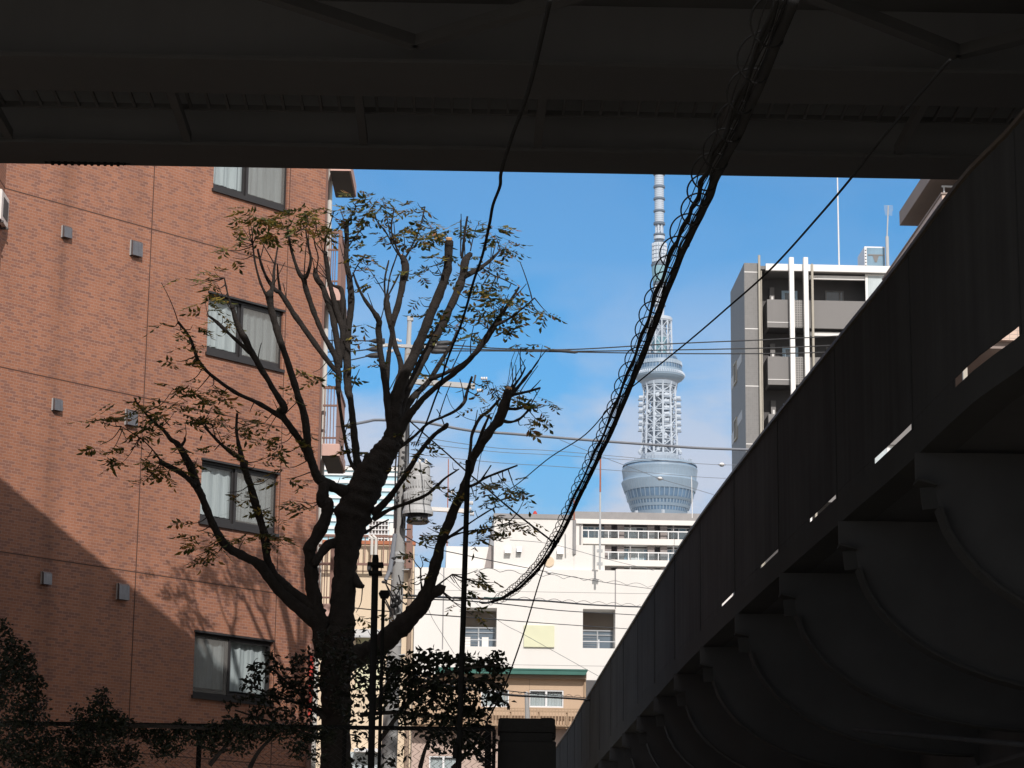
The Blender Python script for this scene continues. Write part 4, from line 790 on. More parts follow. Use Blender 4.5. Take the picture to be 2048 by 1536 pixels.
# ------------------------------------------------------------------ chain link fence, posts and block pillar
FY = 24.0; FF = Frame(0, 1452, FY, 0.6)
zt = FF.z(500, 1452); xL, xR = FF.x(-80, 1452), FF.x(990, 1452)
fence = thing("chain_link_fence", "tall dark chain link fence with diamond mesh along the bottom", "fence", FF.M)
m = MB(FF.M); p = 0.062; hh = 0.045; z0 = 1.9
nx = int((xR-xL)/p)+1; nzr = int((zt-z0)/hh)
for i in range(nx):                                    # each wire zigzags from top to bottom and hooks its neighbour
    pts = []
    for j in range(nzr+1):
        pts.append((xL+i*p+(p*0.5 if j % 2 else -p*0.5)*1.02, (0.004 if j % 2 else -0.004), zt-j*hh))
    m.tube(pts, 0.0034, 3, False)
m.build("mesh", M_chain, fence)
MB(FF.M).tube([(xL,0.03,zt),(xR,0.03,zt)], 0.021, 8).build("top_rail", M_dark, fence)
for px, w in ((-40,0.05),(397,0.05),(688,0.04),(976,0.062),(988,0.035)):
    x = FF.x(px, 1490); top = zt+ (0.05 if px == 976 else 0.0)
    MB(FF.M).tube([(x,0.055,0),(x,0.055,top)], w*0.5, 8).build("fence_post", M_dark, fence)
a0, a1 = P(751,1110,FY-0.35), P(742,1536,FY-0.35)
k = (a0-a1); foot = a1-k*(a1.z/k.z)
sp = thing("sign_post", "thick black post with cross plates before the tree trunk", "post", foot)
MB().tube([foot, a0-k*0.02, a0], [msize(13.5,a0)/2]*2+[msize(11,a0)/2], 12).build("pole", M_dark, sp)
for px0, px1, py0, py1 in ((735,766,1125,1131),(737,763,1142,1147)):
    q0 = P(px0,py1,FY-0.42); q1 = P(px1,py0,FY-0.42)
    MB().box(q0.x, q1.x, FY-0.44, FY-0.26, q0.z, q1.z).build("cross_plate", M_dark, sp)
q0 = P(735,1142,FY-0.3); q1 = P(743,1132,FY-0.3); MB().bbox(q0.x, q1.x, FY-0.40, FY-0.25, q0.z, q1.z, 0.006).build("clamp_box", M_greywire, sp)
a0, a1 = P(767,1190,FY-0.15), P(758,1536,FY-0.15); k = a0-a1; foot = a1-k*(a1.z/k.z)
sp = thing("slim_post", "slim black post with flat box cap beside the thick post", "post", foot)
MB().tube([foot, a0], msize(7,a0)/2, 8).build("pole", M_dark, sp)
q0 = P(757,1194,FY-0.2); q1 = P(779,1181,FY-0.2); MB().prism([(q0.x+0.015,q0.z),(q1.x-0.02,q0.z),(q1.x,(q0.z+q1.z)/2),(q1.x-0.015,q1.z),(q0.x+0.02,q1.z),(q0.x,(q0.z+q1.z)/2)], FY-0.22, FY-0.08).build("cap_box", M_dark, sp)
a0, a1 = P(936,925,FY-0.6), P(917,1536,FY-0.6); k = a0-a1; foot = a1-k*(a1.z/k.z)
sp = thing("tall_post", "tall thin dark post rising to the right limb of the tree", "post", foot)
MB().tube([foot, a0], [msize(12.5,a0)/2, msize(10.5,a0)/2], 12).build("pole", M_dark, sp)
MB().lathe([(0.001,0.03),(0.02,0.025),(0.03,0.0)], a0, 12).build("cap", M_dark, sp)
q = P(909,1490,FY-0.6); MB().bbox(q.x-0.015, q.x+0.03, FY-0.66, FY-0.55, q.z-0.12, q.z+0.0, 0.006).build("hinge", M_dark, sp)
PY = 24.2; PF = Frame(1000, 1437, PY, 0.6)
def pxz(x, y): a = PF.hit(x, y); return a
pil = thing("block_pillar", "squat black stone pillar with stepped cap at the bottom centre", "pillar", PF.M @ Matrix.Translation((pxz(1055,1500)[0], 0.25, 0)))
def pblock(x0, y0, x1, y1, d0, d1, name, z0=None):
    a = PF.rect(x0, y0, x1, y1); MB(PF.M).bbox(a[0], a[1], d0, d1, a[2] if z0 is None else z0, a[3], 0.012).build(name, M_pillar, pil)
pblock(996.5, 1436.5, 1110.5, 1463.5, 0.0, 0.50, "cap_block")
pblock(998, 1434.8, 1023, 1436.8, 0.05, 0.45, "cap_lug"); pblock(1081, 1434.5, 1108, 1436.8, 0.05, 0.45, "cap_lug")
pblock(1104, 1448, 1112, 1474, 0.04, 0.46, "side_block")
pblock(999.5, 1463.4, 1106, 1482, 0.02, 0.48, "neck_block")
pblock(996, 1481.5, 1112, 1540, 0.0, 0.5, "body_block", 0.0)
# ------------------------------------------------------------------ concrete utility pole with its equipment
UY = 47.0
def W1(x, y): return 600+x/7.877, 1000+y/7.877
def W2(x, y): return 620+x/7.314, 840+y/7.314
def W3(x, y): return 620+x/7.314, 640+y/7.314
top, bot = P(817,690,UY), P(777,1536,UY); k = top-bot; foot = bot-k*(bot.z/k.z)
up = thing("utility_pole", "pale leaning concrete utility pole carrying a big transformer behind the tree", "utility pole", foot)
def upx(y):                                            # pole axis at pixel height y
    a = P(817-(y-690)*40/846, y, UY); return a
MB().tube([foot, bot, upx(1200), upx(1000), upx(800), top], [0.185,msize(33,bot)/2,msize(26,bot)/2,msize(22,bot)/2,msize(17,bot)/2,msize(14,bot)/2], 16).build("shaft", M_pole, up, smooth=True)
MB().tube([top, P(819.5,638,UY)], [msize(10,top)/2, msize(9,top)/2], 10).build("top_tube", M_trans, up)
m = MB(); q = P(819.5,636,UY); m.bbox(q.x-0.05,q.x+0.07,UY-0.05,UY+0.05,q.z-0.06,q.z+0.03,0.01); m.build("top_bracket", M_trans, up)
# transformer can
tc0 = P(836,1000,UY-0.42)
def tpx(w): return msize(w, tc0)/2
def tz(y): return P(836,y,UY-0.42).z-tc0.z
tb = MB().lathe([(tpx(50),tz(1012)),(tpx(52),tz(1010)),(tpx(52),tz(955)),(tpx(46),tz(953)),(tpx(46),tz(933)),(tpx(40),tz(928)),(0.02,tz(926))], tc0, 28).build("transformer", M_trans, up)
m = MB()
for i in range(30):
    a = 2*math.pi*i/30; r0, r1 = tpx(51), tpx(58); z0, z1 = tz(1004), tz(962)
    for za, zb in ((tz(1004),tz(984)),(tz(981),tz(962))):
        w = 0.008; ca, sa = math.cos(a), math.sin(a); t = (-sa*w, ca*w)
        m.add([(tc0.x+ca*r0-t[0],tc0.y+sa*r0-t[1],tc0.z+za),(tc0.x+ca*r1-t[0],tc0.y+sa*r1-t[1],tc0.z+za+0.04),(tc0.x+ca*r1-t[0],tc0.y+sa*r1-t[1],tc0.z+zb-0.02),(tc0.x+ca*r0-t[0],tc0.y+sa*r0-t[1],tc0.z+zb),
               (tc0.x+ca*r0+t[0],tc0.y+sa*r0+t[1],tc0.z+za),(tc0.x+ca*r1+t[0],tc0.y+sa*r1+t[1],tc0.z+za+0.04),(tc0.x+ca*r1+t[0],tc0.y+sa*r1+t[1],tc0.z+zb-0.02),(tc0.x+ca*r0+t[0],tc0.y+sa*r0+t[1],tc0.z+zb)],
              [(0,1,2,3),(7,6,5,4),(0,4,5,1),(1,5,6,2),(2,6,7,3),(3,7,4,0)])
m.build("cooling_fin", M_trans, tb)
MB().lathe([(tpx(53),tz(1013)),(tpx(62),tz(1024)),(tpx(62),tz(1030)),(tpx(58),tz(1030)),(tpx(50),tz(1016))], tc0, 28, False).build("base_skirt", M_trans, tb)
MB().lathe([(tpx(40),tz(1047)),(tpx(46),tz(1044)),(tpx(40),tz(1034)),(tpx(36),tz(1017))], tc0, 24).build("base_tank", M_sleeve, tb)
for dx in (-0.12, 0.02, 0.14):
    MB().lathe([(0.02,0),(0.035,0.02),(0.02,0.04),(0.035,0.06),(0.015,0.10)], (tc0.x+dx, tc0.y-0.05, tc0.z+tz(928)-0.01), 10).build("bushing", M_porc, tb)
MB().bar((tc0.x-0.2,UY-0.1,tc0.z+tz(1000)),(tc0.x-0.2,UY-0.1,tc0.z+tz(960)),0.06).build("hanger_bracket", M_trans, tb)
# cross arms and insulators
ca0, ca1 = P(806,761,UY-0.12), P(950,773,UY-0.12)
arm = MB().bar(ca0, ca1, 0.075, 0.10).build("cross_arm", M_trans, up)
MB().bar(P(822,735,UY-0.12), P(866,764,UY-0.16), 0.035).build("arm_brace", M_trans, arm)
ins = MB()
a = P(951,750,UY-0.12); b = P(945,780,UY-0.12); ins.bar(a,b,0.035); ins.build("arm_post", M_sleeve, arm)
def drum(px, py, w, h, parent, Y=UY-0.12, mtl=None):
    c = P(px,py,Y); r = msize(h,c)/2; L = msize(w,c)/2; m = MB()
    for q in range(3):
        x = c.x-L+q*L*0.72; m.tube([(x,c.y,c.z),(x+L*0.2,c.y,c.z),(x+L*0.45,c.y,c.z),(x+L*0.6,c.y,c.z)], [r*0.6,r,r,r*0.55], 12)
    return m.build("insulator", mtl or M_porc, parent, smooth=True)
drum(968,757,13,7,arm); drum(960,781,13,8,arm)
b0, b1 = P(862,1018,UY-0.2), P(930,1022,UY-0.2)
arm2 = MB().bar(b0, b1, 0.09, 0.075).build("cross_arm", M_porc, up)
drum(942,1006,8,9,arm2); drum(938,1018,9,9,arm2); drum(944,1028,8,9,arm2); drum(905,985,7,9,arm2)
for x,y,w,h in ((781,681,7,7),(793,680,8,7),(800,682,6,6),(767,692,6,7),(785,691,7,7),(798,692,6,6),(776,703,6,7),(783,702,7,7),(862,686,6,6),(869,690,7,7)): drum(x,y,w,h,up)
ca2 = MB().bar(P(765,690,UY-0.05), P(880,696,UY-0.05), 0.06).build("cross_arm", M_trans, up)
def sleeve(pts, w):
    q = [P(x,y,UY-0.1) for x,y in pts]; n = len(q); r = msize(w,q[0])/2
    return MB().tube([q[0]]+[q[0]+(q[-1]-q[0])*t for t in (0.12,0.35,0.75,0.98)]+[q[-1]], [r*0.3,r*0.35,r*0.8,r,r*0.9,r*0.4], 10).build("insulator_cover", M_sleeve, up, smooth=True)
for pts in ([(738,682),(770,682)],[(733,699),(763,698)],[(731,712),(760,710)],[(908,684),(872,688)],[(905,694),(868,696)],[(902,703),(862,702)]): sleeve(pts, 12)
# riser tube, terminal cluster and looping leads
m = MB(); m.tube([P(790,1068,UY-0.2),P(784,1115,UY-0.2),P(779,1145,UY-0.2)], 0.045, 10); m.tube([P(779,1143,UY-0.22),P(771,1160,UY-0.25)], 0.04, 10); m.build("riser_tube", M_greywire, up)
m = MB()
for x, y in ((786.5,1117),(779,1146),(769,1164)): c = P(x,y,UY-0.2); m.blob(c, 0.062, 10, 0.05, (1,1,0.5))
m.build("tube_collar", M_sleeve, up)
m = MB()
for s, e, drop in (((768,1166),(798,1180),-9),((770,1165),(796,1225),12),((772,1168),(790,1230),5),((765,1195),(780,1232),10),((769,1195),(783,1230),6),((800,1178),(790,1215),-4),((797,1150),(803,1190),3),((796,1195),(812,1205),9),((786,1180),(797,1210),8)):
    pts = []
    for i in range(9):
        t = i/8; pts.append(P(s[0]+(e[0]-s[0])*t+drop*0.8*math.sin(math.pi*t), s[1]+(e[1]-s[1])*t+abs(drop)*math.sin(math.pi*t)*(1 if drop>0 else -0.6), UY-0.28))
    m.tube(pts, 0.013, 5)
m.build("loop_lead", M_black, up)
m = MB()
for x, y in ((788,1200),(793,1208),(785,1212),(799,1204),(796,1195)): m.blob(P(x,y,UY-0.3), 0.045, 8, 0.2)
m.build("cable_clamp", M_black, up)
m = MB()
for y in (1108,1123,1290): c = upx(y); m.tube([c-Vector((0,0,0.03)), c+Vector((0,0,0.03))], msize(29 if y > 1200 else 25, c)/2, 14)
for y in (1060,1085,1140,1160,1240,1310,1400): c = upx(y); s_ = 1 if y % 40 else -1; m.bar(c+Vector((0,-0.05,0)), c+Vector((0.22*s_,-0.1,0)), 0.02)
m.build("pole_band", M_trans, up)
m = MB(); c = P(809,1268,UY-0.2); m.lathe([(0.0,0),(0.03,0.02),(0.085,0.06),(0.09,0.075)], c, 16, False); m.build("lamp_shade", M_trans, up)
m = MB()
for dx, r in ((-0.10,0.018),(-0.06,0.014),(0.05,0.02),(0.09,0.012)):
    m.tube([upx(840)+Vector((dx,-0.16,0)), upx(930)+Vector((dx*1.3,-0.18,0)), upx(1060)+Vector((dx,-0.19,0))], r, 6)
for i in range(12):
    c = upx(845+i*16)+Vector((rnd.uniform(-0.1,0.12),-0.2,0)); m.blob(c, rnd.uniform(0.025,0.05), 6, 0.3)
m.build("vertical_lead", M_sleeve, up)

# ------------------------------------------------------------------ overhead wires, each its own
def wpath(pts, k=8): return [P(*q) for q in smoothpath([tuple(map(float,p)) for p in pts], k)]
def wire(label, pts, w, m=None, name="overhead_wire", cat="wire", n=5, k=8, group=None, far=False):
    if far: pts = [(x, y, Y+max(0, x-950)*0.115) for x, y, Y in pts]
    q = wpath(pts, k); r = max(0.003, msize(w, q[len(q)//2])/2)
    mb = MB().tube(q, r, n); o = mb.build(name, m or M_wire, None, q[0], smooth=True); tag(o, label, cat, group or 'overhead wires and cables'); return o
def CZ(x, y): return 1100+x/5.12, 850+y/5.12
def BZ(x, y): return 1150+x/5.12, 600+y/5.12
def G3(x, y): return 800+x/3.413, 1000+y/3.413
# bundle of cables inside a spiral hanger
bpath = [(1570,0,9.0),(1512,150,10.3),(1462,270,11.6),(1424,345,12.6),(1404,400,13.6),(1380,450,14.4),(1352,510,15.3),(1318,600,17.2),(1286,690,19.2),(1252,775,21.2),(1215,865,24.2),(1172,955,28),(1120,1065,33),(1083,1125,38),(1047,1165,43),(1015,1190,47),(985,1203,49.5),(962,1206,50)]
bun = thing("cable_bundle", "thick sagging bundle of black cables wrapped in a spiral wire hanger", "cable bundle", P(985,1203,49.5))
bp3 = wpath(bpath, 10)
def side_of(i):
    t = (bp3[min(i+1,len(bp3)-1)]-bp3[max(i-1,0)]).normalized(); s = t.cross(Vector((0,0,1))).normalized(); return t, s, s.cross(t)
for dx, dz, r, wob in ((-0.034,0.0,0.0235,0.002),(-0.012,0.010,0.006,0.004),(0.030,0.004,0.0125,0.005),(0.042,-0.006,0.008,0.009),(0.064,0.004,0.0032,0.004),(0.006,-0.006,0.003,0.003),(0.016,0.006,0.0035,0.006)):
    pts = []
    for i, p in enumerate(bp3):
        t, s, u = side_of(i); f = 1.0 if i < len(bp3)-25 else 0.7
        pts.append(p + s*(dx+wob*math.sin(i*0.7+dx*90))*f*(-1) + u*(dz+wob*math.cos(i*0.55+dz*50))*f)
    MB().tube(pts, r, 6).build("cable", M_black, bun, smooth=True)
acc = [0.0]; SGN = -1.0
for a, b in zip(bp3, bp3[1:]): acc.append(acc[-1]+(b-a).length)
pts = []; L = acc[-1]; pitch = 0.66; n = int(L/pitch*26); j = 0
for i in range(n+1):
    s_ = L*i/n
    while j < len(acc)-2 and acc[j+1] < s_: j += 1
    f = (s_-acc[j])/max(1e-6, acc[j+1]-acc[j]); c = bp3[j].lerp(bp3[j+1], f); t, sd, u = side_of(j)
    a = 2*math.pi*s_/pitch; R = (0.074+0.006*math.sin(s_*2.3))*(1+0.45*max(0,(s_/L-0.7)/0.3)); shrink = 1.0 if s_ < L-1.5 else 0.75
    pts.append(c + sd*(0.030)*SGN + (sd*math.cos(a) + u*math.sin(a)*0.9)*R*shrink)
MB().tube(pts, 0.0052, 5, False).build("spiral_hanger", M_black, bun)
MB().tube([P(1003,1195,48.9),P(985,1196.5,49.2),P(969,1195,49.5)], 0.016, 6).build("green_sleeve", M_green, bun)
wire("twisted black cable hanging down through the tree crown from the bridge", [(1100,0,12),(1060,170,14),(1025,270,16),(1003,342,18),(1000,372,19),(986,410,20),(979,448,21),(965,510,22.5),(948,560,24),(934,610,25),(920,655,26.5),(906,690,28),(892,728,30),(881,768,31.5),(869,800,33),(854,842,35),(841,871,37),(832,890,39)], 5.2, M_black, "twisted_cable", "cable", 6)
wire("slack single black wire slanting from upper right to the tree", [(1900,120,12),(1770,270,13.5),(1706,352,15),(1640,430,16.5),(1545,535,19),(1450,620,22),(1380,680,24.5),(1300,745,28),(1232,802,31),(1172,868,34),(1100,915,37.5),(1035,968,41),(985,1000,44)], 3.3, M_black)
wire("thin guy wire dropping from the cable bundle to the fence corner post", [(1110,1080,34),(1086,1140,32),(1046,1270,29),(1008,1375,26.5),(972,1446,24)], 3.0, M_black, "guy_wire")
wire("dark twin service cable slanting down right from the pole across the tree", [(815,838,46.8),(858,876,45.5),(895,908,44),(934,944,42.5),(970,974,41),(1020,1017,39),(1062,1050,37),(1104,1082,35)], 3.4, M_black, "service_cable")
wire("thick pale grey covered cable running right from the pole to the grey tower", [(690,852,44),(735,843,45.5),(752,840,46.2),(790,841,46.7),(850,845,47),(940,861,47.5),(1030,868,48),(1150,878,49),(1300,889,50),(1400,896,51),(1520,900,52)], 5.6, M_greywire, "covered_cable", "cable", 7)
for lab, pts in (("uppermost of the three dark power lines crossing the sky behind the cable bundle", [(880,688,47),(1000,697,47),(1140,699,48),(*BZ(1000,448),50),(*BZ(2048,403),52),(1690,671,54)]),
                 ("middle one of the three dark power lines crossing before the grey tower", [(875,696,47),(1000,700,47),(1140,702.5,48),(*BZ(1000,512),50),(*BZ(2048,490),52),(1680,690,54)]),
                 ("lowest of the three dark power lines crossing before the grey tower", [(870,702,47),(1000,702,47),(1140,704,48),(*BZ(1000,549),50),(*BZ(2048,548),52),(1670,704,54)])):
    wire(lab, pts, 2.6)
o = MB().tube([P(1098,700.5,47.6),P(1105,700.5,47.6),P(1137,703,47.8),P(1150,704.5,47.8),P(1156,705,47.8)], [0.012,0.03,0.032,0.03,0.01], 8).build("line_sleeve", M_sleeve, None, P(1125,702,47.6)); tag(o, "dark splice sleeve where the three power lines meet right of the tree", "cable sleeve")
for lab, y0, y1 in (("uppermost dark line running left from the pole toward the brick building",681,682),("middle dark line running left from the pole toward the brick building",704,699),("lowest dark line running left from the pole toward the brick building",722,712)):
    wire(lab, [(640,y0,53),(690,y0-0.3,50.5),(738,y1,47)], 2.6)
for lab, a, b in (("left one of the thin drop leads hanging between sky lines and tree limb",(1030,703),(1014,770)),("right one of the thin drop leads hanging between sky lines and tree limb",(1038,703),(1016,770))):
    wire(lab, [(*a,47.4),(a[0]-8,a[1]+22,47.2),(*b,47),(992,815,46.9),(970,880,46.8),(958,930,46.8),(951,1000,46.8)], 1.3, M_black, "drop_lead")
wire("thin lead curving from the upper cross arm to the tree head", [(972,760,46.8),(985,790,46.8),(1000,797,46.8),(1012,785,46.8)], 1.4, M_black, "drop_lead")
wire("thin lead hanging below the pruned branch end right of the pole", [(893,787,46.6),(905,815,46.6),(930,835,46.6),(955,842,46.6)], 1.2, M_black, "drop_lead")
# lines across the white building
wire("thick dark cable across the white building just below the spiral end", [(800,1190,47),(870,1194,47),(*G3(400,668),46),(*G3(780,680),45),(*G3(1000,690),45),(*G3(1300,715),44),(*G3(1640,730),43),(1345,1216,42)], 4.0, far=True)
wire("thinner dark cable just under the thick one across the white building", [(800,1196,47),(870,1199,46.5),(*G3(470,690),46),(*G3(750,715),45),(*G3(1100,755),44.5),(*G3(1610,785),43.5),(1340,1236,43)], 2.4, far=True)
wire("dark cable crossing the tops of the recessed school windows", [(700,1215,48),(800,1225,47),(*G3(150,778),46),(*G3(520,805),45.5),(*G3(900,835),45),(*G3(1560,880),44),(1320,1262,43.5)], 2.4, far=True)
wire("long thin wire with a white insulator slanting across the white building", [(800,1065,47),(*G3(160,310),47.5),(*G3(460,380),48),(*G3(1000,490),49),(*G3(1350,555),50),(*G3(1720,607),51)], 1.7, far=True)
wire("heavy dark cable across the beige house windows", [(830,1355,48),(*G3(300,1260),47),(*G3(480,1290),46.5),(*G3(740,1330),46),(*G3(1000,1345),45.5),(*G3(1260,1362),45),(1190,1404,44.5)], 5.0, far=True)
wire("thin dark line just above the heavy cable at the beige house", [(830,1350,48),(*G3(480,1275),46.5),(*G3(740,1303),46),(*G3(1000,1330),45.5),(*G3(1265,1350),45)], 2.0, far=True)
for lab, a, b, lift in (("faint coil of wire winding along the thin wire over the white wall",(540,480),(1730,600),10),("faint coil of wire winding along the thick cable over the white wall",(800,678),(1640,728),8),("faint coil of wire winding above the heavy cable at the beige house",(760,1322),(1260,1352),8)):
    pts = []; nn = 60
    for i in range(nn+1):
        t = i/nn; pts.append((*G3(a[0]+(b[0]-a[0])*t, a[1]+(b[1]-a[1])*t - lift*abs(math.sin(t*26))*2.2), 46-1.5*t+0.05*math.cos(t*26)))
    wire(lab, pts, 0.9, M_wire, "coiled_wire", "wire", 4, 2, far=True)
for lab, pts in (("upper of two close thin grey wires rising over the tower deck", [(800,868,47),(*CZ(-600,230),50),(*CZ(0,262),54),(*CZ(900,340),60),(*CZ(1450,390),64),(*CZ(1757,407),66),(*CZ(1950,409),67)]),
                 ("lower of two close thin grey wires meeting at the right white ball", [(800,882,47),(*CZ(-600,270),50),(*CZ(0,305),54),(*CZ(900,362),60),(*CZ(1757,408),66)]),
                 ("thin grey wire passing level with the rim of the tower deck", [(800,905,47),(*CZ(-600,380),50),(*CZ(0,420),54),(*CZ(960,485),60),(*CZ(1500,530),64),(*CZ(1830,548),66)]),
                 ("thin grey wire falling right through the middle white ball", [(*CZ(100,150),54),(*CZ(520,320),57),(*CZ(960,485),60),(*CZ(1125,550),61),(*CZ(1400,630),63),(*CZ(1690,718),65)]),
                 ("faint wire crossing the white penthouse wall down to the dark flats", [(1020,1080,52),(*G3(1030,300),54),(*G3(1400,400),57),(*G3(1730,480),60)]),
                 ("faint diagonal stay wire over the white wall between its windows", [(860,1130,50),(*G3(640,800),52),(*G3(850,920),54),(*G3(1100,1060),56),(*G3(1360,1205),58)]),
                 ("faint wire falling steeply over the left of the white wall", [(840,1150,50),(*G3(200,760),51),(*G3(290,920),52),(*G3(370,1050),53)])):
    wire(lab, pts, 1.0, M_greywire, "thin_wire", "wire", 4)
def ball(label, px, py, Y, w):
    c = P(px,py,Y); r = msize(w,c)/2
    t = thing("line_ball", label, "wire ball", c, "balls on the thin wires"); MB().lathe([(0.001,-r*0.75),(r*0.6,-r*0.62),(r*0.95,-r*0.2),(r,0.0)], c, 14, False).build("lower_half", M_trans, t, smooth=True)
    MB().lathe([(r*1.03,0.0),(r*0.97,r*0.25),(r*0.6,r*0.65),(0.001,r*0.78)], c, 14, False).build("upper_half", M_porc, t, smooth=True)
    MB().tube([c-Vector((r*1.5,0,0)), c+Vector((r*1.5,0,0))], r*0.2, 6).build("clip", M_greywire, t)
ball("white wire ball beside the left edge of the grey tower", *CZ(1759,407), 66, 11)
ball("white wire ball in front of the round tower deck", *CZ(1125,550), 61, 10)
ball("small white wire ball on the thin wire before the white building", *G3(1018,497), 49, 9)
# ------------------------------------------------------------------ cream house behind the tree
F2 = Frame(827, 1200, 66, 2.0)
ch = thing("cream_house", "cream rendered house with railed roof terrace behind the tree trunk", "house", F2.M)
zp = F2.z(760, 1089); xl = F2.x(560, 1200)
aw = F2.rect(712, 1266, 745, 1290)
m = MB(F2.M); wall_panel(m, xl, 0.0, 0, zp, [(aw[0], aw[1]+0.3, aw[2]-1.2, aw[3])], 0, 0.12); shell(m, xl, 0, 0, 9, 0, zp); m.build("wall", M_cream, ch, recalc=False)
MB(F2.M).box(xl, 0.03, -0.03, 0.16, zp+0.001, zp+0.10).build("parapet_coping", M_terra, ch)
MB(F2.M).box(xl, 0.0, -0.006, 0.0, F2.z(760,1143)-0.02, F2.z(760,1143)+0.02).build("wall_band", M_brownfascia, ch)
MB(F2.M).tube([(-0.10,-0.06,0),(-0.10,-0.06,zp)], 0.06, 8).build("downpipe", M_brownfascia, ch)
w = MB(F2.M).box(aw[0]+0.02, aw[1]+0.28, 0.10, 0.13, aw[2]-1.2, aw[3]).build("window", M_yellowpanel, ch)
m = MB(F2.M); 
m.add([(aw[0]-0.1,-0.002,aw[3]+0.1),(aw[1]+0.35,-0.002,aw[3]+0.1),(aw[1]+0.35,-0.25,aw[3]-0.1),(aw[0]-0.1,-0.25,aw[3]-0.1),(aw[0]-0.1,-0.002,aw[3]+0.05),(aw[1]+0.35,-0.002,aw[3]+0.05),(aw[1]+0.35,-0.25,aw[3]-0.15),(aw[0]-0.1,-0.25,aw[3]-0.15)],
      [(0,1,2,3),(7,6,5,4),(0,4,5,1),(1,5,6,2),(2,6,7,3),(3,7,4,0)]); m.build("awning", M_trans, ch)
zr0, zr1, zr2, zlo = F2.z(760,1072), F2.z(760,1077), F2.z(760,1070), F2.z(760,1133)
m = MB(F2.M); yR = -0.35
m.box(xl, -0.05, yR-0.03, yR+0.03, zr1-0.03, zr1+0.03); m.box(xl, -0.05, yR-0.03, yR+0.03, zlo-0.03, zlo+0.03)
x = -0.5
while x > xl: m.box(x-0.014, x+0.014, yR-0.014, yR+0.014, zlo+0.03, zr1-0.03); x -= 0.165
m.build("terrace_rail", M_brownrail, ch)
MB(F2.M).box(-0.22, -0.06, yR-0.08, yR+0.08, zlo-0.1, zr2+0.25).build("rail_post", M_brownrail, ch)
for px in (744, 752):
    xx = F2.x(px, 1085, yR-0.08); MB(F2.M).tube([(xx,yR-0.08,F2.z(px,1115)),(xx,yR-0.08,F2.z(px,1082)),(xx-0.08,yR,F2.z(px,1076))], 0.04, 8).build("vent_pipe", M_whitepipe, ch)
r = F2.rect(738, 1040, 776, 1070, 0.6); ac2 = thing("condenser_cage", "grey condenser unit behind a white grid on the cream house roof", "air conditioner", F2.M @ Matrix.Translation((r[0], 0.8, zp)))
MB(F2.M).box(r[0], r[1], 0.7, 1.2, zp+0.101, r[3]).build("casing", M_apt, ac2)
m = MB(F2.M)
for i in range(7): xx = r[0]+(r[1]-r[0])*i/6; m.box(xx-0.012, xx+0.012, 0.67, 0.694, zp+0.105, r[3])
for i in range(6): zz = zp+0.15+(r[3]-zp-0.17)*i/5; m.box(r[0], r[1], 0.645, 0.669, zz-0.012, zz+0.012)
m.build("guard_grid", M_whiteframe, ac2)
r = F2.rect(778, 1046, 790, 1072, 0.6); cb = MB(F2.M).bbox(r[0], r[1], 0.6, 1.1, zp+0.102, r[3], 0.02).build("service_box", M_porc, None, F2.M @ Vector((r[0],0.6,zp+0.1))); tag(cb, "plain white service box on the cream house roof beside the condenser", "utility box")
r = F2.rect(708, 1497, 760, 1504, -0.4); rr = F2.rect(700, 1504, 755, 1570, 0)
lw = MB(F2.M).box(rr[0], rr[1], -0.03, -0.002, max(0.3,rr[2]), rr[3]).build("window", M_paleglass, ch)
MB(F2.M).box(r[0], r[1], -0.45, -0.002, r[2], r[3]).build("window_canopy", M_whiteframe, lw)

# pale blue louvred building farther back
F3 = Frame(795, 1000, 125, 2.0)
z1 = F3.z(735, 942); xa = F3.x(560, 1000)
lb = thing("louvred_building", "pale blue louvred building glimpsed behind the tree trunk", "building", F3.M)
MB(F3.M).box(xa, 0, 0, 8, 0, z1).build("wall", M_louver, lb)
m = MB(F3.M)
for i in range(18): zz = z1-0.15-i*0.40; m.box(xa, 0.02, -0.10, -0.002, zz-0.11, zz+0.05)
m.build("louvre", M_whiteframe, lb)
MB(F3.M).box(xa, 0.05, -0.15, 0.2, z1+0.001, z1+0.2).build("roof_edge", M_porc, lb)
ar = F3.x(697, 940); rp = MB(F3.M).tube([(ar,1,z1+0.2),(ar,1,F3.z(697,925))], 0.06, 6).build("roof_rod", M_rust, None, F3.M @ Vector((ar,1,z1))); tag(rp, "short dark rod on the pale blue louvred roof", "rod")

# ------------------------------------------------------------------ beige house with teal gutter
F4 = Frame(930, 1400, 100, 2.0)
bh = thing("beige_house", "beige house with teal roof gutter and tan balcony railing in the lower centre", "house", F4.M)
x1 = F4.x(1171, 1400); xa = F4.x(820, 1400); zt4 = F4.z(1050, 1353)
def wrect(x0,y0,x1_,y1_): return F4.rect(x0,y0,x1_,y1_)
ww = [wrect(1058,1380,1127,1415), wrect(962,1379,1018,1414)]; lowr = wrect(858,1512,915,1560)
zb = F4.z(1050, 1452)
m = MB(F4.M); wall_panel(m, xa, x1, zb, zt4, ww, 0, 0.12); shell(m, xa, x1, 0, 7, zb, zt4); m.build("wall", M_beige, bh, recalc=False)
m = MB(F4.M); wall_panel(m, xa, x1-0.02, 0, zb-0.002, [lowr], -0.0, 0.12); shell(m, xa, x1-0.02, 0, 7, 0, zb-0.002); m.build("base_wall", M_pinkgrey, bh, recalc=False)
gx0 = F4.x(930, 1343)-1.2
MB(F4.M).box(gx0, x1+0.02, -0.25, -0.002, zt4-0.10, F4.z(1050,1350)+0.14).build("fascia", M_brownfascia, bh)
g0, g1 = F4.z(1050,1351), F4.z(1050,1343)
MB(F4.M).prism([(gx0,g0),(x1-0.05,g0),(x1+0.05,g1),(gx0,g1)], -0.55, -0.26).build("gutter", M_green, bh)
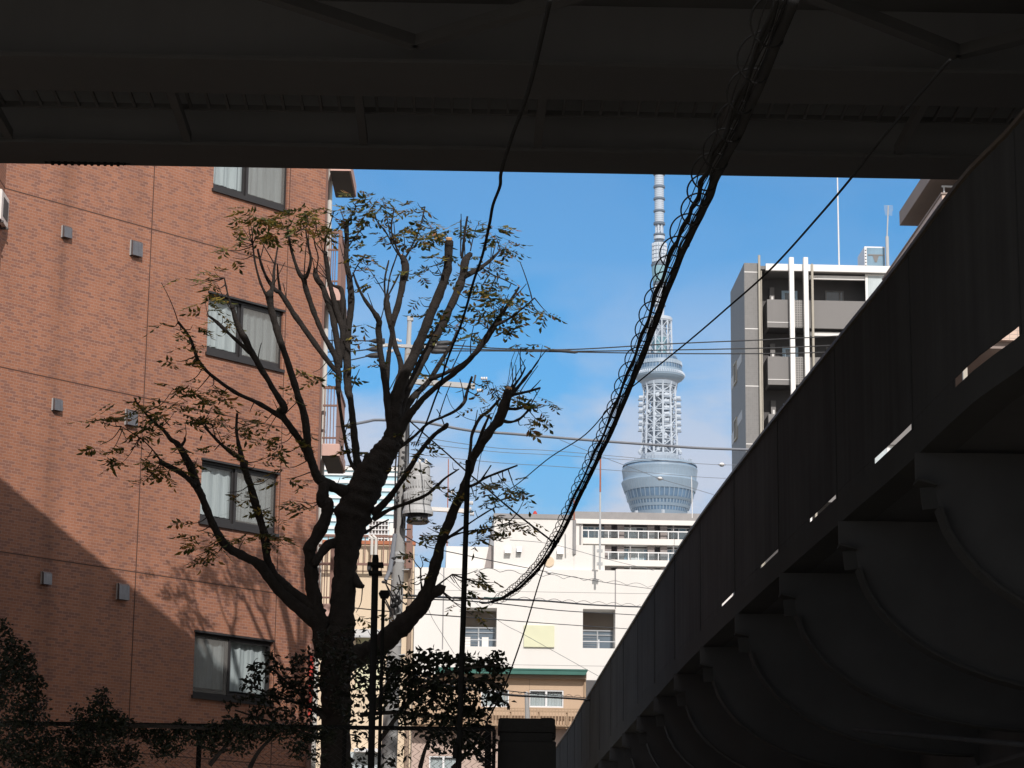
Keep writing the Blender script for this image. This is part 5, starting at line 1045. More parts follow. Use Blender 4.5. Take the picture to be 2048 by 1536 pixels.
MB(F4.M).box(gx0, x1+0.05, -0.58, 1.0, g1+0.002, g1+0.06).build("roof_edge", M_green, bh)
m = MB(F4.M); 
for xx in (F4.x(1059,1360), F4.x(1010,1360)): m.box(xx-0.008, xx+0.008, -0.004, 0.001, zb, zt4-0.11)
m.build("panel_seam", M_brownfascia, bh)
for a,b,c,d in ww+[lowr]:
    f = MB(F4.M); f.box(a,b,0.02,0.10,d-0.05,d-0.001); f.box(a,b,0.02,0.10,c+0.001,c+0.06); f.box(a,a+0.05,0.02,0.10,c+0.062,d-0.052); f.box(b-0.05,b,0.02,0.10,c+0.062,d-0.052); mx = (a+b)/2; f.box(mx-0.04,mx+0.04,0.03,0.095,c+0.062,d-0.052)
    w = f.build("window", M_whiteframe, bh)
    MB(F4.M).quad((a+0.05,0.075,c+0.062),(b-0.05,0.075,c+0.062),(b-0.05,0.075,d-0.052),(a+0.05,0.075,d-0.052)).build("pane", M_glass, w)
    cu = MB(F4.M); n = 60; vs_=[]; fs=[]
    for i in range(n+1):
        x = a-0.05+(b-a+0.1)*i/n; y = 0.17+0.02*math.sin(i*1.55+0.6*math.sin(i*0.4)); vs_ += [(x,y,c+0.02),(x,y,d-0.10+0.02*math.cos(i*1.55))]
    for i in range(n): fs.append((2*i,2*i+2,2*i+3,2*i+1))
    cu.add(vs_,fs).build("curtain", M_cloth, w, smooth=True, recalc=False)
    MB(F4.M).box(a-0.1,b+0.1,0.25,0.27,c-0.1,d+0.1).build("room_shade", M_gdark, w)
r0, r1, r2 = F4.z(1050,1417,-0.9), F4.z(1050,1422,-0.9), F4.z(1050,1451,-0.9)
xb = F4.x(1180,1430,-0.9); xs_ = F4.x(820,1430,-0.9)
m = MB(F4.M); m.box(xs_,xb,-0.93,-0.87,r0-0.02,r0+0.02); m.box(xs_,xb,-0.925,-0.875,r1-0.035,r1+0.035); m.box(xs_,xb,-0.92,-0.88,r2-0.02,r2+0.02)
x = xs_+0.05; i = 0
while x < xb: 
    m.box(x-0.018,x+0.018,-0.965,-0.931,r2-0.02,r0+0.02)
    if i % 9 == 4: m.box(x+0.05,x+0.11,-0.86,-0.80,r2-0.1,r1-0.04)
    x += 0.125; i += 1
m.build("balcony_rail", M_tanrail, bh)
MB(F4.M).box(xs_, xb, -0.86, -0.002, zb-0.12, zb-0.01).build("balcony_slab", M_tanrail, bh)
MB(F4.M).box(xs_, xb, -0.50, -0.46, zb-0.009, r1).build("balcony_panel", M_beige, bh)
MB(F4.M).tube([(x1-0.03,-0.06,0),(x1-0.03,-0.06,zt4)], 0.045, 8).build("downpipe", M_tanrail, bh)
q = P(1055,1430,80); sp = thing("stub_pole", "short plain grey concrete pole before the beige house window", "pole", (q.x, q.y, 0))
t0 = P(1053,1387,80); MB().tube([(q.x,q.y,0),(q.x,q.y,q.z),(t0.x,t0.y,t0.z)], [0.09,msize(9.5,q)/2,msize(8,q)/2], 12).build("shaft", M_pole, sp); MB().lathe([(msize(8.4,q)/2,-0.02),(msize(8.4,q)/2,0.03),(0.02,0.06)], t0, 12).build("cap", M_trans, sp)

# ------------------------------------------------------------------ white school building
F5 = Frame(828, 1200, 150, 2.0)
sch = thing("white_building", "large white painted building with recessed windows filling the lower centre", "building", F5.M)
def g3(x,y): return G3(x,y)
zt5 = F5.z(*g3(700,468)); xe = F5.x(*g3(2300,800))
ops = [F5.rect(*g3(420,735),*g3(660,1000)), F5.rect(*g3(1248,745),*g3(1470,1012))]
soff = F5.z(*g3(1300,1232))
m = MB(F5.M); wall_panel(m, 0, xe, 0, zt5, ops, 0, 1.5); shell(m, 0, xe, 0, 16, 0, zt5); m.build("wall", M_white, sch, recalc=False)
m = MB(F5.M)
for px in (297,1470): x = F5.x(*g3(px,600)); m.box(x-0.035,x+0.035,-0.012,0.001,F5.z(*g3(px,1020 if px==297 else 742)),zt5)
for py in (628,1128): z = F5.z(*g3(1000,py)); m.box(0.01,xe,-0.006,0.001,z-0.012,z+0.012)
m.build("wall_seam", M_greyedge, sch)
for i,(a,b,c,d) in enumerate(ops):
    MB(F5.M).box(a-0.02,b+0.02,1.501,1.55,c-0.02,d+0.02).build("recess_panel", M_recess, sch)
    wz = F5.z(*g3(550,848)) if i == 0 else F5.z(*g3(1360,868))
    f = MB(F5.M); y0,y1 = 1.37,1.47; mx = (a+b)/2
    f.box(a+0.01,b-0.01,y0,y1,wz-0.08,wz); f.box(a+0.01,b-0.01,y0,y1,c+0.01,c+0.08); f.box(a+0.01,a+0.06,y0,y1,c+0.081,wz-0.081); f.box(b-0.06,b-0.01,y0,y1,c+0.081,wz-0.081); f.box(mx-0.04,mx+0.04,y0,y1,c+0.081,wz-0.081)
    zz = wz-(wz-c)*0.24; f.box(a+0.061,mx-0.041,y0+0.01,y1,zz-0.03,zz+0.03); f.box(mx+0.041,b-0.061,y0+0.01,y1,zz-0.03,zz+0.03)
    for q in range(4): z3 = c+0.3+(zz-c-0.3)*q/4; f.box(a+0.062,mx-0.042,y0+0.03,y0+0.05,z3-0.008,z3+0.008)
    w = f.build("window", M_alu, sch)
    MB(F5.M).box(a+0.061,b-0.061,1.45,1.46,c+0.081,wz-0.081).build("pane", M_greyglass, w)
    if i == 0:
        m = MB(F5.M); 
        for fx in (0.08,0.60): m.box(a+(b-a)*fx,a+(b-a)*(fx+0.19),1.41,1.42,c+0.12,c+0.75)
        m.build("notice_sheet", M_porc, w)
    zr = c+0.42; MB(F5.M).box(a-0.01,b+0.01,0.08,0.13,zr-0.018,zr+0.018).build("guard_bar", M_whiteframe, w)
    MB(F5.M).box(mx-0.03,mx+0.03,0.14,0.18,c+0.001,c+0.55).build("guard_post", M_whiteframe, w)
r = F5.rect(*g3(845,857),*g3(1053,1005)); pn = MB(F5.M).bbox(r[0],r[1],-0.14,-0.002,r[2],r[3],0.01).build("wall_board", M_yellowpanel, sch)
r = F5.rect(*g3(643,122),*g3(1190,470))
m = MB(F5.M).box(r[0],r[1],0.3,12,zt5+0.001,r[3]); m.build("penthouse", M_white, sch)
MB(F5.M).box(r[0]-0.05,r[1]+0.05,0.22,12.1,r[3]+0.001,r[3]+0.28).build("penthouse_coping", M_greyedge, sch)
r2_ = F5.rect(*g3(318,291),*g3(642,470)); MB(F5.M).box(r2_[0],r[0]-0.003,1.5,12,zt5+0.001,r2_[3]).build("roof_block", M_white, sch)
m = MB(F5.M); xw = F5.x(*g3(575,460)); xq = F5.x(*g3(612,290)); m.prism([(xw,zt5+0.002),(r[0]-0.004,zt5+0.002),(r[0]-0.004,r2_[3]+0.05),(xq,r2_[3]+0.05)], 1.30, 1.498); m.build("shade_wedge", M_aptcol, sch)  # dark wedge built to stand in for slanted shade on the roof block
x2, z2 = F5.x(*g3(1400,300)), F5.z(*g3(1350,305)); MB(F5.M).box(r[1]+0.004,x2,0.25,8,zt5+0.001,z2).build("stair_block", M_white, sch)
MB(F5.M).box(F5.x(*g3(1318,400))-0.01, F5.x(*g3(1318,400))+0.01, 0.242, 0.249, zt5+0.002, z2).build("block_seam", M_greyedge, sch)
m = MB(F5.M).box(F5.x(*g3(1475,480)), xe, 0.02, 0.6, zt5+0.001, F5.z(*g3(1520,472))).build("parapet", M_white, sch)
MB(F5.M).box(F5.x(*g3(1730,490)), xe, 0.61, 3, zt5+0.001, F5.z(*g3(1735,484))).build("plant_screen", M_louver, sch)
for x0,y0,x1_,y1_,mm in ((715,322,757,362,M_porc),(797,320,830,355,M_steel),(1074,328,1115,368,M_porc)):
    q = F5.rect(*g3(x0,y0),*g3(x1_,y1_)); m = MB(F5.M)
    m.add([(q[0],0.298,q[2]),(q[1],0.298,q[2]),(q[1],0.298,q[3]),(q[0],0.298,q[3]),(q[0],-0.12,q[2]),(q[1],-0.12,q[2]),(q[1],-0.02,q[3]),(q[0],-0.02,q[3])],[(0,1,2,3),(7,6,5,4),(0,4,5,1),(1,5,6,2),(2,6,7,3),(3,7,4,0)])
    m.build("vent_hood", mm, sch)
c = F5.hit(*g3(1019,416)); MB(F5.M).tube([(c[0],0.2,c[1]),(c[0],0.296,c[1])], 0.32, 14).build("round_vent", M_cream, sch)
MB(F5.M).box(F5.x(*g3(1262,1300)), xe, -0.3, -0.002, 0, soff-0.01).build("opening_shade", M_gdark, sch)  # solid dark box drawn in place of a shaded opening
q = F5.x(*g3(1192,250)); MB(F5.M).tube([(q,0.2,F5.z(*g3(1192,365))),(q,0.2,F5.z(*g3(1190,130)))], 0.1, 8).build("downpipe", M_greyedge, sch)
# rods on the roofs
def rod(name, label, pts, Y, w, m, brackets=()):
    t = [P(x,y,Y) for x,y in pts]; th = thing(name, label, "pole", t[0], "thin rods on the roofs" if name == "roof_rod" else None); r = msize(w,t[0])/2
    MB().tube(t, [r]+[r*0.9]*(len(t)-2)+[r*0.75], 8).build("tube", m, th); return th
th = rod("mast_pole", "rust topped grey mast pole clamped to the white building beside the dark flats", [(1199.5,1139),(1200,1080),(1200.5,985)], 149, 4.6, M_trans)
q = [P(1200.5,984,149),P(1201,900,149)]; MB().tube(q,[msize(3.6,q[0])/2,msize(3,q[0])/2],8).build("rusty_tube", M_rust, th)
for py in (1101,1127): c = P(1199.5,py,149); MB().box(c.x-0.18,c.x+0.18,149.02,149.25,c.z-0.08,c.z+0.08).build("clamp", M_trans, th)
th = rod("roof_rod", "short rusty red rod at the corner of the white penthouse", [(1148.5,1040),(1148,1012),(1148,992)], 148, 3.0, M_rust)
th = rod("roof_rod", "thin white rod before the right side of the round tower deck", [(1384.5,1036),(1384,990),(1383,952)], 290, 1.6, M_porc)
th = rod("roof_rod", "thin dark red rod standing in the sky beside the transformer", [(894,1092),(896,980),(897,918)], 154, 2.4, M_rust)
c = P(1070,1031,152); o = MB().lathe([(0.15,-0.3),(0.15,0.1),(0.08,0.25),(0.01,0.3)], c, 10).build("beacon_lamp", M_red, None, c); tag(o, "tiny red beacon lamp on the white penthouse roof", "beacon")

# ------------------------------------------------------------------ dark flats with glazed balconies
F6 = Frame(1149, 1060, 300, 2.0)
fl = thing("dark_apartment_block", "dark brown apartment block with white glass fronted balconies below the tower", "building", F6.M)
def h3(x,y,d=0.0): return F6.hit(*G3(x,y), d)
xr = h3(2500,300)[0]; zR = h3(1600,131)[1]; SP = h3(1600,283,-1.5)[1]-h3(1600,429,-1.5)[1]
MB(F6.M).box(0, xr, 0, 14, 0, zR-0.5).build("wall", M_apt, fl)
MB(F6.M).box(-0.2, xr, -2.2, 14.2, zR-0.45, zR+0.45).build("roof_slab", M_greyedge, fl)
MB(F6.M).box(-0.2, xr, -2.25, -2.21, zR-1.05, zR-0.46).build("roof_fascia", M_white, fl)
MB(F6.M).box(-0.25, 0.9, -1.9, -0.002, 0, zR-1.06).build("end_wall", M_white, fl)
bw = (h3(1760,300)[0]-h3(1467,300)[0])
for k in range(3):
    zs = h3(1600,283,-1.5)[1]-SP*k
    MB(F6.M).box(0.92, xr, -1.9, -0.003, zs-0.45, zs+0.30).build("balcony_slab", M_white, fl)
    zrail = zs+0.30+ (h3(1600,224,-1.5)[1]-h3(1600,275,-1.5)[1])
    rail = MB(F6.M).box(0.92, xr, -1.88, -1.78, zrail-0.07, zrail+0.07).build("balcony_rail", M_whiteframe, fl)
    x = 1.6
    while x < xr-2:
        MB(F6.M).box(x-0.05,x+0.05,-1.87,-1.79,zs+0.301,zrail-0.071).build("rail_post", M_whiteframe, rail)
        if rnd.random() < 0.8: MB(F6.M).box(x+0.07,x+1.15,-1.84,-1.82,zs+0.42,zrail-0.15).build("glass_panel", glass_mat("balcony_glass",(0.75,0.82,0.85),0.12), rail)
        x += 1.22
    for q in range(6):
        xc = h3(1467,300)[0]+bw*(q)
        if xc-0.9 > xr: break
        for dx in (-0.95, 0.62): MB(F6.M).box(xc+dx-0.42, xc+dx+0.42, -1.2, -0.004, zs+0.301, zs+SP-0.46).build("partition", M_aptcol, fl)
        MB(F6.M).tube([(xc+1.75,-1.7,zs+0.301),(xc+1.75,-1.7,zs+SP-0.46)], 0.09, 6).build("downpipe", M_greyedge, fl)
        wa, wb = xc+bw*0.5-2.0, xc+bw*0.5+1.9
        if q == 0: pass
        f = MB(F6.M); z0, z1_ = zs+0.32, zs+2.25*SP/2.95
        f.box(wa,wb,-0.10,-0.004,z1_-0.1,z1_); f.box(wa,wa+0.1,-0.10,-0.004,z0,z1_-0.101); f.box(wb-0.1,wb,-0.10,-0.004,z0,z1_-0.101)
        for fx in (0.27,0.5,0.73): f.box(wa+(wb-wa)*fx-0.05,wa+(wb-wa)*fx+0.05,-0.10,-0.004,z0,z1_-0.101)
        w = f.build("window", M_whiteframe, fl)
        for fx0,fx1 in ((0.03,0.26),(0.285,0.485),(0.515,0.715),(0.745,0.97)):
            MB(F6.M).box(wa+(wb-wa)*fx0,wa+(wb-wa)*fx1,-0.05,-0.006,z0,z1_-0.101).build("pane", rnd.choice((M_blueglass,M_paleglass,M_paleglass,M_darkglass)), w)
    # window left of the first partition
    f = MB(F6.M); wa, wb = h3(1240,220)[0], h3(1415,220)[0]; z0, z1_ = zs+0.32, zs+2.25*SP/2.95
    if k == 0:
        f.box(wa,wb,-0.10,-0.004,z1_-0.1,z1_); f.box(wa,wa+0.12,-0.10,-0.004,z0,z1_-0.101); f.box(wb-0.12,wb,-0.10,-0.004,z0,z1_-0.101)
        for fx in (0.24,0.48,0.52,0.76): f.box(wa+(wb-wa)*fx-0.06,wa+(wb-wa)*fx+0.06,-0.10,-0.004,z0,z1_-0.101)
        w = f.build("window", M_whiteframe, fl)
        MB(F6.M).box(wa+0.12,wb-0.12,-0.05,-0.006,z0,z1_-0.101).build("pane", M_blueglass, w)
MB(F6.M).tube([(0.6,-1.95,0),(0.6,-1.95,zR-1.06)], 0.12, 8).build("downpipe", M_greyedge, fl)
# ------------------------------------------------------------------ grey tile apartment tower on the right
F7 = Frame(1490, 700, 120, 2.0)
def k3(x, y): return 1400+x/3.16, 340+y/3.16
def K(x, y, d=0.0): return F7.hit(*k3(x, y), d)
gt = thing("grey_apartment_tower", "grey tiled apartment tower with white fins and recessed balconies behind the ramp wall", "building", F7.M)
zT = K(320,588)[1]; sp7 = K(500,1000)[1]-K(500,1362)[1]; xs0 = K(368,800)[0]; xR = K(1700,640)[0]
DP = 5.6
MB(F7.M).box(0, xs0, 0, DP, 0, zT).build("corner_wall", M_gtile, gt)
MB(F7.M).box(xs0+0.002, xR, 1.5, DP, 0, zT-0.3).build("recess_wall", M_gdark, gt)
MB(F7.M).box(xs0+0.002, xR, 0.05, DP+0.01, zT-0.29, zT-0.12).build("roof_slab", M_gpaint, gt)
zf0, zf1 = K(800,645)[1], K(800,603)[1]
xf0 = K(415,620,-0.05)[0]
MB(F7.M).box(xf0, xR, -0.12, 0.04, zf0, zf1).build("roof_fascia", M_beam, gt)
MB(F7.M).box(xf0, xR, 0.045, 1.49, zf0-0.02, zf0+0.25).build("roof_soffit", M_gpaint, gt)
m = MB(F7.M)
for k in range(5):
    z = K(320,1003)[1]-sp7*(k-1); m.box(0.005, xs0, -0.006, 0.001, z-0.02, z+0.02)
m.build("wall_band", M_beam, gt)
xb0, xb1 = K(425,900)[0], K(1800,900)[0]
for k in range(4):
    zt_, zb_ = K(600,821)[1]-sp7*k, K(600,997)[1]-sp7*k
    ba = MB(F7.M).box(xb0, xR, 0.0, 0.14, zb_, zt_).build("balcony_front", M_gpaint, gt)
    MB(F7.M).box(xb0, xb0+0.12, 0.142, 1.48, zb_, zt_).build("balcony_side", M_gpaint, ba)
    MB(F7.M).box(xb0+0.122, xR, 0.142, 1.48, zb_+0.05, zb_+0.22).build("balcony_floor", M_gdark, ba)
    MB(F7.M).box(xb0, K(566,900)[0], -0.012, -0.002, zb_+0.25, zb_+0.28).build("band", M_beam, ba)
    a, b = K(597,900)[0], K(655,900)[0]
    MB(F7.M).box(a, b, -0.015, -0.002, zb_+0.03, zt_-0.02).build("lattice_panel", tile_mat("perforated_screen", (0.17,0.165,0.16),(0.17,0.165,0.16),(0.33,0.32,0.31),0.12,0.12,0.02,0.7,0.0), ba)
    zc = K(455,810)[1]-sp7*k; q = F7.rect(*k3(440,742),*k3(470,812),1.2); 
    w = MB(F7.M); q2 = (q[2]-sp7*k, q[3]-sp7*k); w.box(q[0],q[1],1.20,1.48,q2[0]-0.9,q2[1]); w.build("meter_box", M_gpaint, gt)
    MB(F7.M).box(q[0]+0.08,q[1]-0.06,1.185,1.198,q2[0]+0.1,q2[1]-0.9).build("meter_cover", M_beam, gt)
    q = F7.rect(*k3(515,766),*k3(614,822),1.5); z0, z1 = q[2]-sp7*k-1.2, q[3]-sp7*k
    f = MB(F7.M); f.box(q[0],q[1],1.42,1.498,z1-0.12,z1); f.box(q[0],q[0]+0.16,1.42,1.498,z0,z1-0.121); f.box(q[1]-0.16,q[1],1.42,1.498,z0,z1-0.121); w = f.build("window", mat("pale_blue_frame",(0.45,0.60,0.72),0.4,0.05,2), gt)
    MB(F7.M).box(q[0]+0.161,q[1]-0.161,1.46,1.497,z0,z1-0.121).build("pane", M_darkglass, w)
    q = F7.rect(*k3(790,765),*k3(908,825),1.5); z0, z1 = q[2]-sp7*k-1.2, q[3]-sp7*k
    f = MB(F7.M); f.box(q[0],q[1],1.44,1.498,z1-0.06,z1); mx = q[0]+(q[1]-q[0])*0.74
    for xx in (q[0],mx,q[1]-0.06): f.box(xx,xx+0.06,1.44,1.498,z0,z1-0.061)
    w = f.build("window", M_gpaint, gt); MB(F7.M).box(q[0]+0.061,q[1]-0.061,1.47,1.497,z0,z1-0.061).build("pane", M_darkglass, w)
    z = K(860,682,0.3)[1]-sp7*k; MB(F7.M).box(K(690,682,0.3)[0], xR, 0.25, 0.40, z-0.10, z+0.10).build("laundry_beam", M_beam, gt)
    q = F7.rect(*k3(1045,655),*k3(1200,830),0.2); dz = sp7*k
    f = MB(F7.M); f.box(q[0],q[1]+6,0.16,0.24,q[3]-dz-0.12,q[3]-dz); 
    for xx in (q[0],q[0]+(q[1]-q[0])*0.73,q[0]+(q[1]-q[0])*1.5): f.box(xx,xx+0.13,0.16,0.24,q[2]-dz,q[3]-dz-0.121)
    w = f.build("screen_frame", M_beam, gt)
    MB(F7.M).box(q[0]+0.14,q[1]+5.9,0.19,0.21,q[2]-dz,q[3]-dz-0.122).build("frosted_pane", M_paleglass, w)
for a, b in ((565,593),(655,683)):
    x0, x1 = K(a,600,-0.4)[0], K(b,600,-0.4)[0]; MB(F7.M).box(x0, x1, -0.42, -0.125, 0, K(a,551,-0.4)[1]).build("vertical_fin", M_beam, gt)
for px, w, y0 in ((376,0.17,545),(390,0.08,640),(711,0.17,600)):
    x = K(px,800,-0.15)[0]; MB(F7.M).tube([(x,-0.16 if px != 390 else -0.08,0),(x,-0.16 if px != 390 else -0.08,K(px,y0)[1])], w*0.38, 8).build("downpipe", M_ivorypipe, gt)
# slit windows and pale panels on the shaded left end
for k in range(4):
    z0, z1 = 30.50-sp7*k, 31.45-sp7*k
    w = MB(F7.M).box(-0.07,-0.002,3.2,4.3,z1,z1+0.08).box(-0.07,-0.002,3.2,4.3,z0-0.08,z0).box(-0.05,-0.002,3.2,3.28,z0,z1).box(-0.05,-0.002,4.22,4.3,z0,z1).box(-0.04,-0.002,3.70,3.78,z0,z1).build("window", M_ivorypipe, gt)
    MB(F7.M).box(-0.02,-0.002,3.281,3.699,z0,z1).box(-0.02,-0.002,3.781,4.219,z0,z1).build("pane", M_gdark, w)
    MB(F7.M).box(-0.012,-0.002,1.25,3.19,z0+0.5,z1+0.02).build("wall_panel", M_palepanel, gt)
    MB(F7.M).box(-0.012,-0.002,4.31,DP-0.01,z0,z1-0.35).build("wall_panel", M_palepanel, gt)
# roof equipment
r = F7.rect(*k3(1040,484),*k3(1170,598),2.0)
cu = thing("cooling_unit", "boxy glazed cooling unit on the grey tower roof beside the aerial", "cooling unit", F7.M @ Matrix.Translation((r[0],2,zT-0.1)))
MB(F7.M).box(r[0],r[1],2.0,4.0,zT-0.119,r[3]).build("casing", M_whiteframe, cu)
MB(F7.M).box(r[0]+0.12,r[1]-0.03,1.985,1.998,zT,r[3]-0.07).build("front_panel", M_blueglass, cu)
m = MB(F7.M); cx, cz = (r[0]+r[1])/2+0.04, (r[2]+r[3])/2
m.bar((cx-0.40,1.975,cz+0.02),(cx+0.40,1.975,cz+0.02),0.02,0.07); m.add([(cx-0.16,1.97,cz-0.02),(cx+0.16,1.97,cz-0.02),(cx+0.05,1.97,cz-0.36),(cx-0.05,1.97,cz-0.36)],[(0,1,2,3)]); m.build("fan_cover", M_gpaint, cu)
m = MB(F7.M)
for i in range(9): z = zT+(r[3]-zT)*(0.05+i*0.1); m.box(r[0]+0.02,r[0]+0.09,1.985,1.998,z,z+0.05)
m.build("side_louvre", M_gdark, cu)
m = MB(F7.M); q0 = F7.rect(*k3(955,580),*k3(1030,600),1.0); m.bar((q0[0],1.2,zT+0.05),(r[1]+0.8,1.2,zT+0.05),0.1,0.08); m.bar((q0[0]+0.4,1.2,zT-0.1),(q0[0]+0.4,1.2,zT+0.15),0.05)
m.build("support_rail", M_trans, cu)
tp_ = K(1190,225,1.5); bt = K(1186,590,1.5)
an = thing("roof_aerial", "rooftop aerial mast with small comb antenna on the grey tower", "aerial", F7.M @ Matrix.Translation((bt[0],1.5,zT-0.1)))
MB(F7.M).tube([(bt[0],1.5,zT-0.118),(bt[0],1.5,K(1182,420,1.5)[1])], 0.085, 8).build("lower_mast", M_trans, an)
MB(F7.M).tube([(bt[0],1.5,K(1182,425,1.5)[1]),(tp_[0],1.5,tp_[1])], 0.035, 8).build("upper_mast", M_trans, an)
m = MB(F7.M)
for i in range(9):
    z = tp_[1]-0.02-i*0.062; L = 0.23 if i < 5 else 0.19; m.bar((tp_[0]-L,1.46,z),(tp_[0]+L,1.46,z),0.014)
m.build("antenna_element", M_trans, an)
m = MB(F7.M)
for dx, dz, rr in ((-0.20,0.22,0.13),(-0.32,0.08,0.10),(0.14,0.14,0.11),(0.34,0.10,0.10),(0.0,0.33,0.08),(0.5,0.05,0.09)): m.blob((bt[0]+dx,1.3,zT+dz), rr, 8, 0.15)
m.bar((bt[0],1.3,zT+0.2),(bt[0]+0.9,1.3,zT+0.28),0.1); m.build("pipe_fittings", M_trans, an)
t0 = K(868,-60,1.0); b0_ = K(879,600,1.0)
lr = thing("lightning_rod", "tall thin white lightning rod on the grey tower roof", "rod", F7.M @ Matrix.Translation((b0_[0],1.0,zT-0.1)))
MB(F7.M).tube([(b0_[0],1,zT-0.118),(b0_[0],1,(t0[1]+zT)/2),(b0_[0],1,t0[1]+3)], [0.042,0.036,0.025], 8).build("rod", M_porc, lr)
MB(F7.M).lathe([(0.1,0),(0.1,0.05),(0.05,0.09)], (b0_[0],1,zT-0.118), 10).build("base", M_trans, lr)

# ------------------------------------------------------------------ pink beige tiled building at the far right
F8 = Frame(1884, 391, 66, 2.0)
pb = thing("pink_tiled_building", "pink beige tiled balcony building glimpsed above and through the ramp wall at the right", "building", F8.M)
def L8(x, y):
    d = ray(*k3(x, y)); t = (F8.o-CAM).dot(F8.u)/d.dot(F8.u); q = CAM+d*t; return (q-F8.o).dot(F8.n), q.z
z8 = F8.z(*k3(1560,155)); fh = 3.0
D8 = 9.0
for k in range(-1, 8):
    zt_ = z8-fh*k
    if k >= 0:
        MB(F8.M).box(0, 14, 0, 0.18, zt_-1.15, zt_).build("balcony_front", M_ptile, pb)
        MB(F8.M).box(0, 0.18, 0.181, D8, zt_-1.15, zt_).build("balcony_side", M_ptile, pb)
        MB(F8.M).box(-0.03, 14, -0.03, 0.21, zt_+0.001, zt_+0.05).build("parapet_cap", M_taupe, pb)
        MB(F8.M).box(-0.03, 0.21, 0.211, D8, zt_+0.001, zt_+0.05).build("parapet_cap", M_taupe, pb)
        rl = MB(F8.M); rl.bar((0.02,0.09,zt_+0.26),(14,0.09,zt_+0.26),0.05); pass
        for i in range(12): rl.box(0.06+i*1.2,0.10+i*1.2,0.07,0.11,zt_+0.051,zt_+0.235)
        rl.build("hand_rail", M_trans, pb)
        MB(F8.M).box(0.02, 14, 0.185, D8, zt_-1.35, zt_-1.152).build("balcony_floor", M_taupe, pb)
ry, rz = L8(1312,265); ry2, rz2 = L8(1315,352)
MB(F8.M).box(-0.25, 14, -0.5, ry, rz2, rz).build("roof_slab", M_taupe, pb)
MB(F8.M).box(2.4, 14, 1.6, D8, 0, rz2-0.002).build("core_wall", M_ptile, pb)
for k in range(0,6):
    zt_ = z8-fh*k
    gq = MB(F8.M).box(1.8, 2.39, 4.0, 4.1, zt_-1.0, zt_+1.2).build("glass_screen", M_paleglass, pb)
    MB(F8.M).box(0.5, 0.62, 0.25, 0.37, zt_-1.15, zt_+fh-1.36).build("slim_column", M_ivorypipe, pb)
    f = MB(F8.M).box(4.0,4.1,1.5,1.598,zt_-1.0,zt_+1.0).box(6.4,6.5,1.5,1.598,zt_-1.0,zt_+1.0).box(4.101,6.399,1.5,1.598,zt_+0.9,zt_+1.0).build("window", M_whiteframe, pb)
    MB(F8.M).box(4.101,6.399,1.55,1.597,zt_-1.0,zt_+0.899).build("pane", M_darkglass, f)

# ------------------------------------------------------------------ broadcast tower on the horizon
TYY = 1880.0
tb0 = P(1319.5, 900, TYY); TX = tb0.x
bt_ = thing("broadcast_tower", "very tall bluish white lattice broadcast tower with two round decks and antenna mast", "tower", (TX, TYY, 0))
def tzz(y): return P(1319, y, TYY).z
def A(y): return tzz(330+y/5.12)
def B(y): return tzz(600+y/5.12)
def Cc(y): return tzz(850+y/5.12)
u1 = msize(1/5.12, tb0)                                # metres per enlarged pixel
cT = (TX, TYY, 0)
def LT(prof, name, m, parent=bt_, n=40, ph=0.0, cap=True): return MB().lathe([(r*u1, z) for r, z in prof], cT, n, cap, ph).build(name, m, parent)
LT([(275,Cc(960)),(276,Cc(945)),(286,Cc(915)),(287,Cc(912))], "lower_deck", M_towerdeck)
def bandrow(rb, zb, rt, zt_, nm, frac, n=60, parent=bt_):
    LT([(rb-7,zb),(rt-7,zt_)], nm, M_towerglass, parent, 60, 0, False)
    m = MB()
    for i in range(n):
        a = 2*math.pi*(i+0.5)/n; w = math.pi/n*frac
        p = []
        for r, z in ((rb,zb),(rt,zt_)):
            for s in (-1,1): p.append((TX+math.cos(a+s*w)*r*u1, TYY+math.sin(a+s*w)*r*u1, z))
        m.add(p, [(0,1,3,2)])
    m.build("window_mullion", M_towerdeck, parent, recalc=False)
bandrow(287,Cc(910),298,Cc(872),"lower_window_band",0.35,56)
ld = LT([(298,Cc(871)),(310,Cc(842))], "lower_deck", M_towerdeck, bt_, 60, 0, False)
bandrow(310,Cc(841),320,Cc(806),"middle_window_band",0.45,56)
LT([(320,Cc(805)),(336,Cc(782))], "lower_deck", M_towerdeck, bt_, 60, 0, False)
bandrow(336,Cc(781),360,Cc(698),"main_window_band",0.22,44)
LT([(360,Cc(697)),(392,Cc(598)),(386,Cc(590)),(375,Cc(583)),(372,Cc(560)),(378,Cc(505)),(386,Cc(470)),(384,Cc(455))], "lower_deck", M_towerdeck, bt_, 72, 0, False)
LT([(379,Cc(454)),(370,Cc(436))], "rim_gap", M_towerglass, bt_, 60, 0, False)
LT([(381,Cc(435)),(372,Cc(415)),(330,Cc(402)),(215,Cc(392)),(212,Cc(392))], "deck_roof", M_towerdeck, bt_, 60, 0, False)
m = MB()
for i in range(76):                                    # raised seams of the deck cladding
    a = 2*math.pi*i/76
    for pr in ([(361,697),(392.5,600)],[(373,560),(386.5,472)],[(276,958),(287,912)]):
        m.tube([(TX+math.cos(a)*r*u1, TYY+math.sin(a)*r*u1, Cc(z)) for r, z in pr], 0.10, 3, False)
m.build("cladding_seam", M_towershade, ld)
LT([(205,Cc(400)),(205,Cc(345)),(190,Cc(310))], "roof_drum", M_towershade, bt_, 12, 0.2)
m = MB()
for i in range(30): a = rnd.uniform(math.pi,2*math.pi); r = rnd.uniform(230,340)*u1; h = rnd.uniform(1,3.5); x,y = TX+math.cos(a)*r, TYY+math.sin(a)*r; MB().box(x-0.6,x+0.6,y-0.6,y+0.6,Cc(405),Cc(400)+h).build("roof_equipment", M_towershade, bt_)
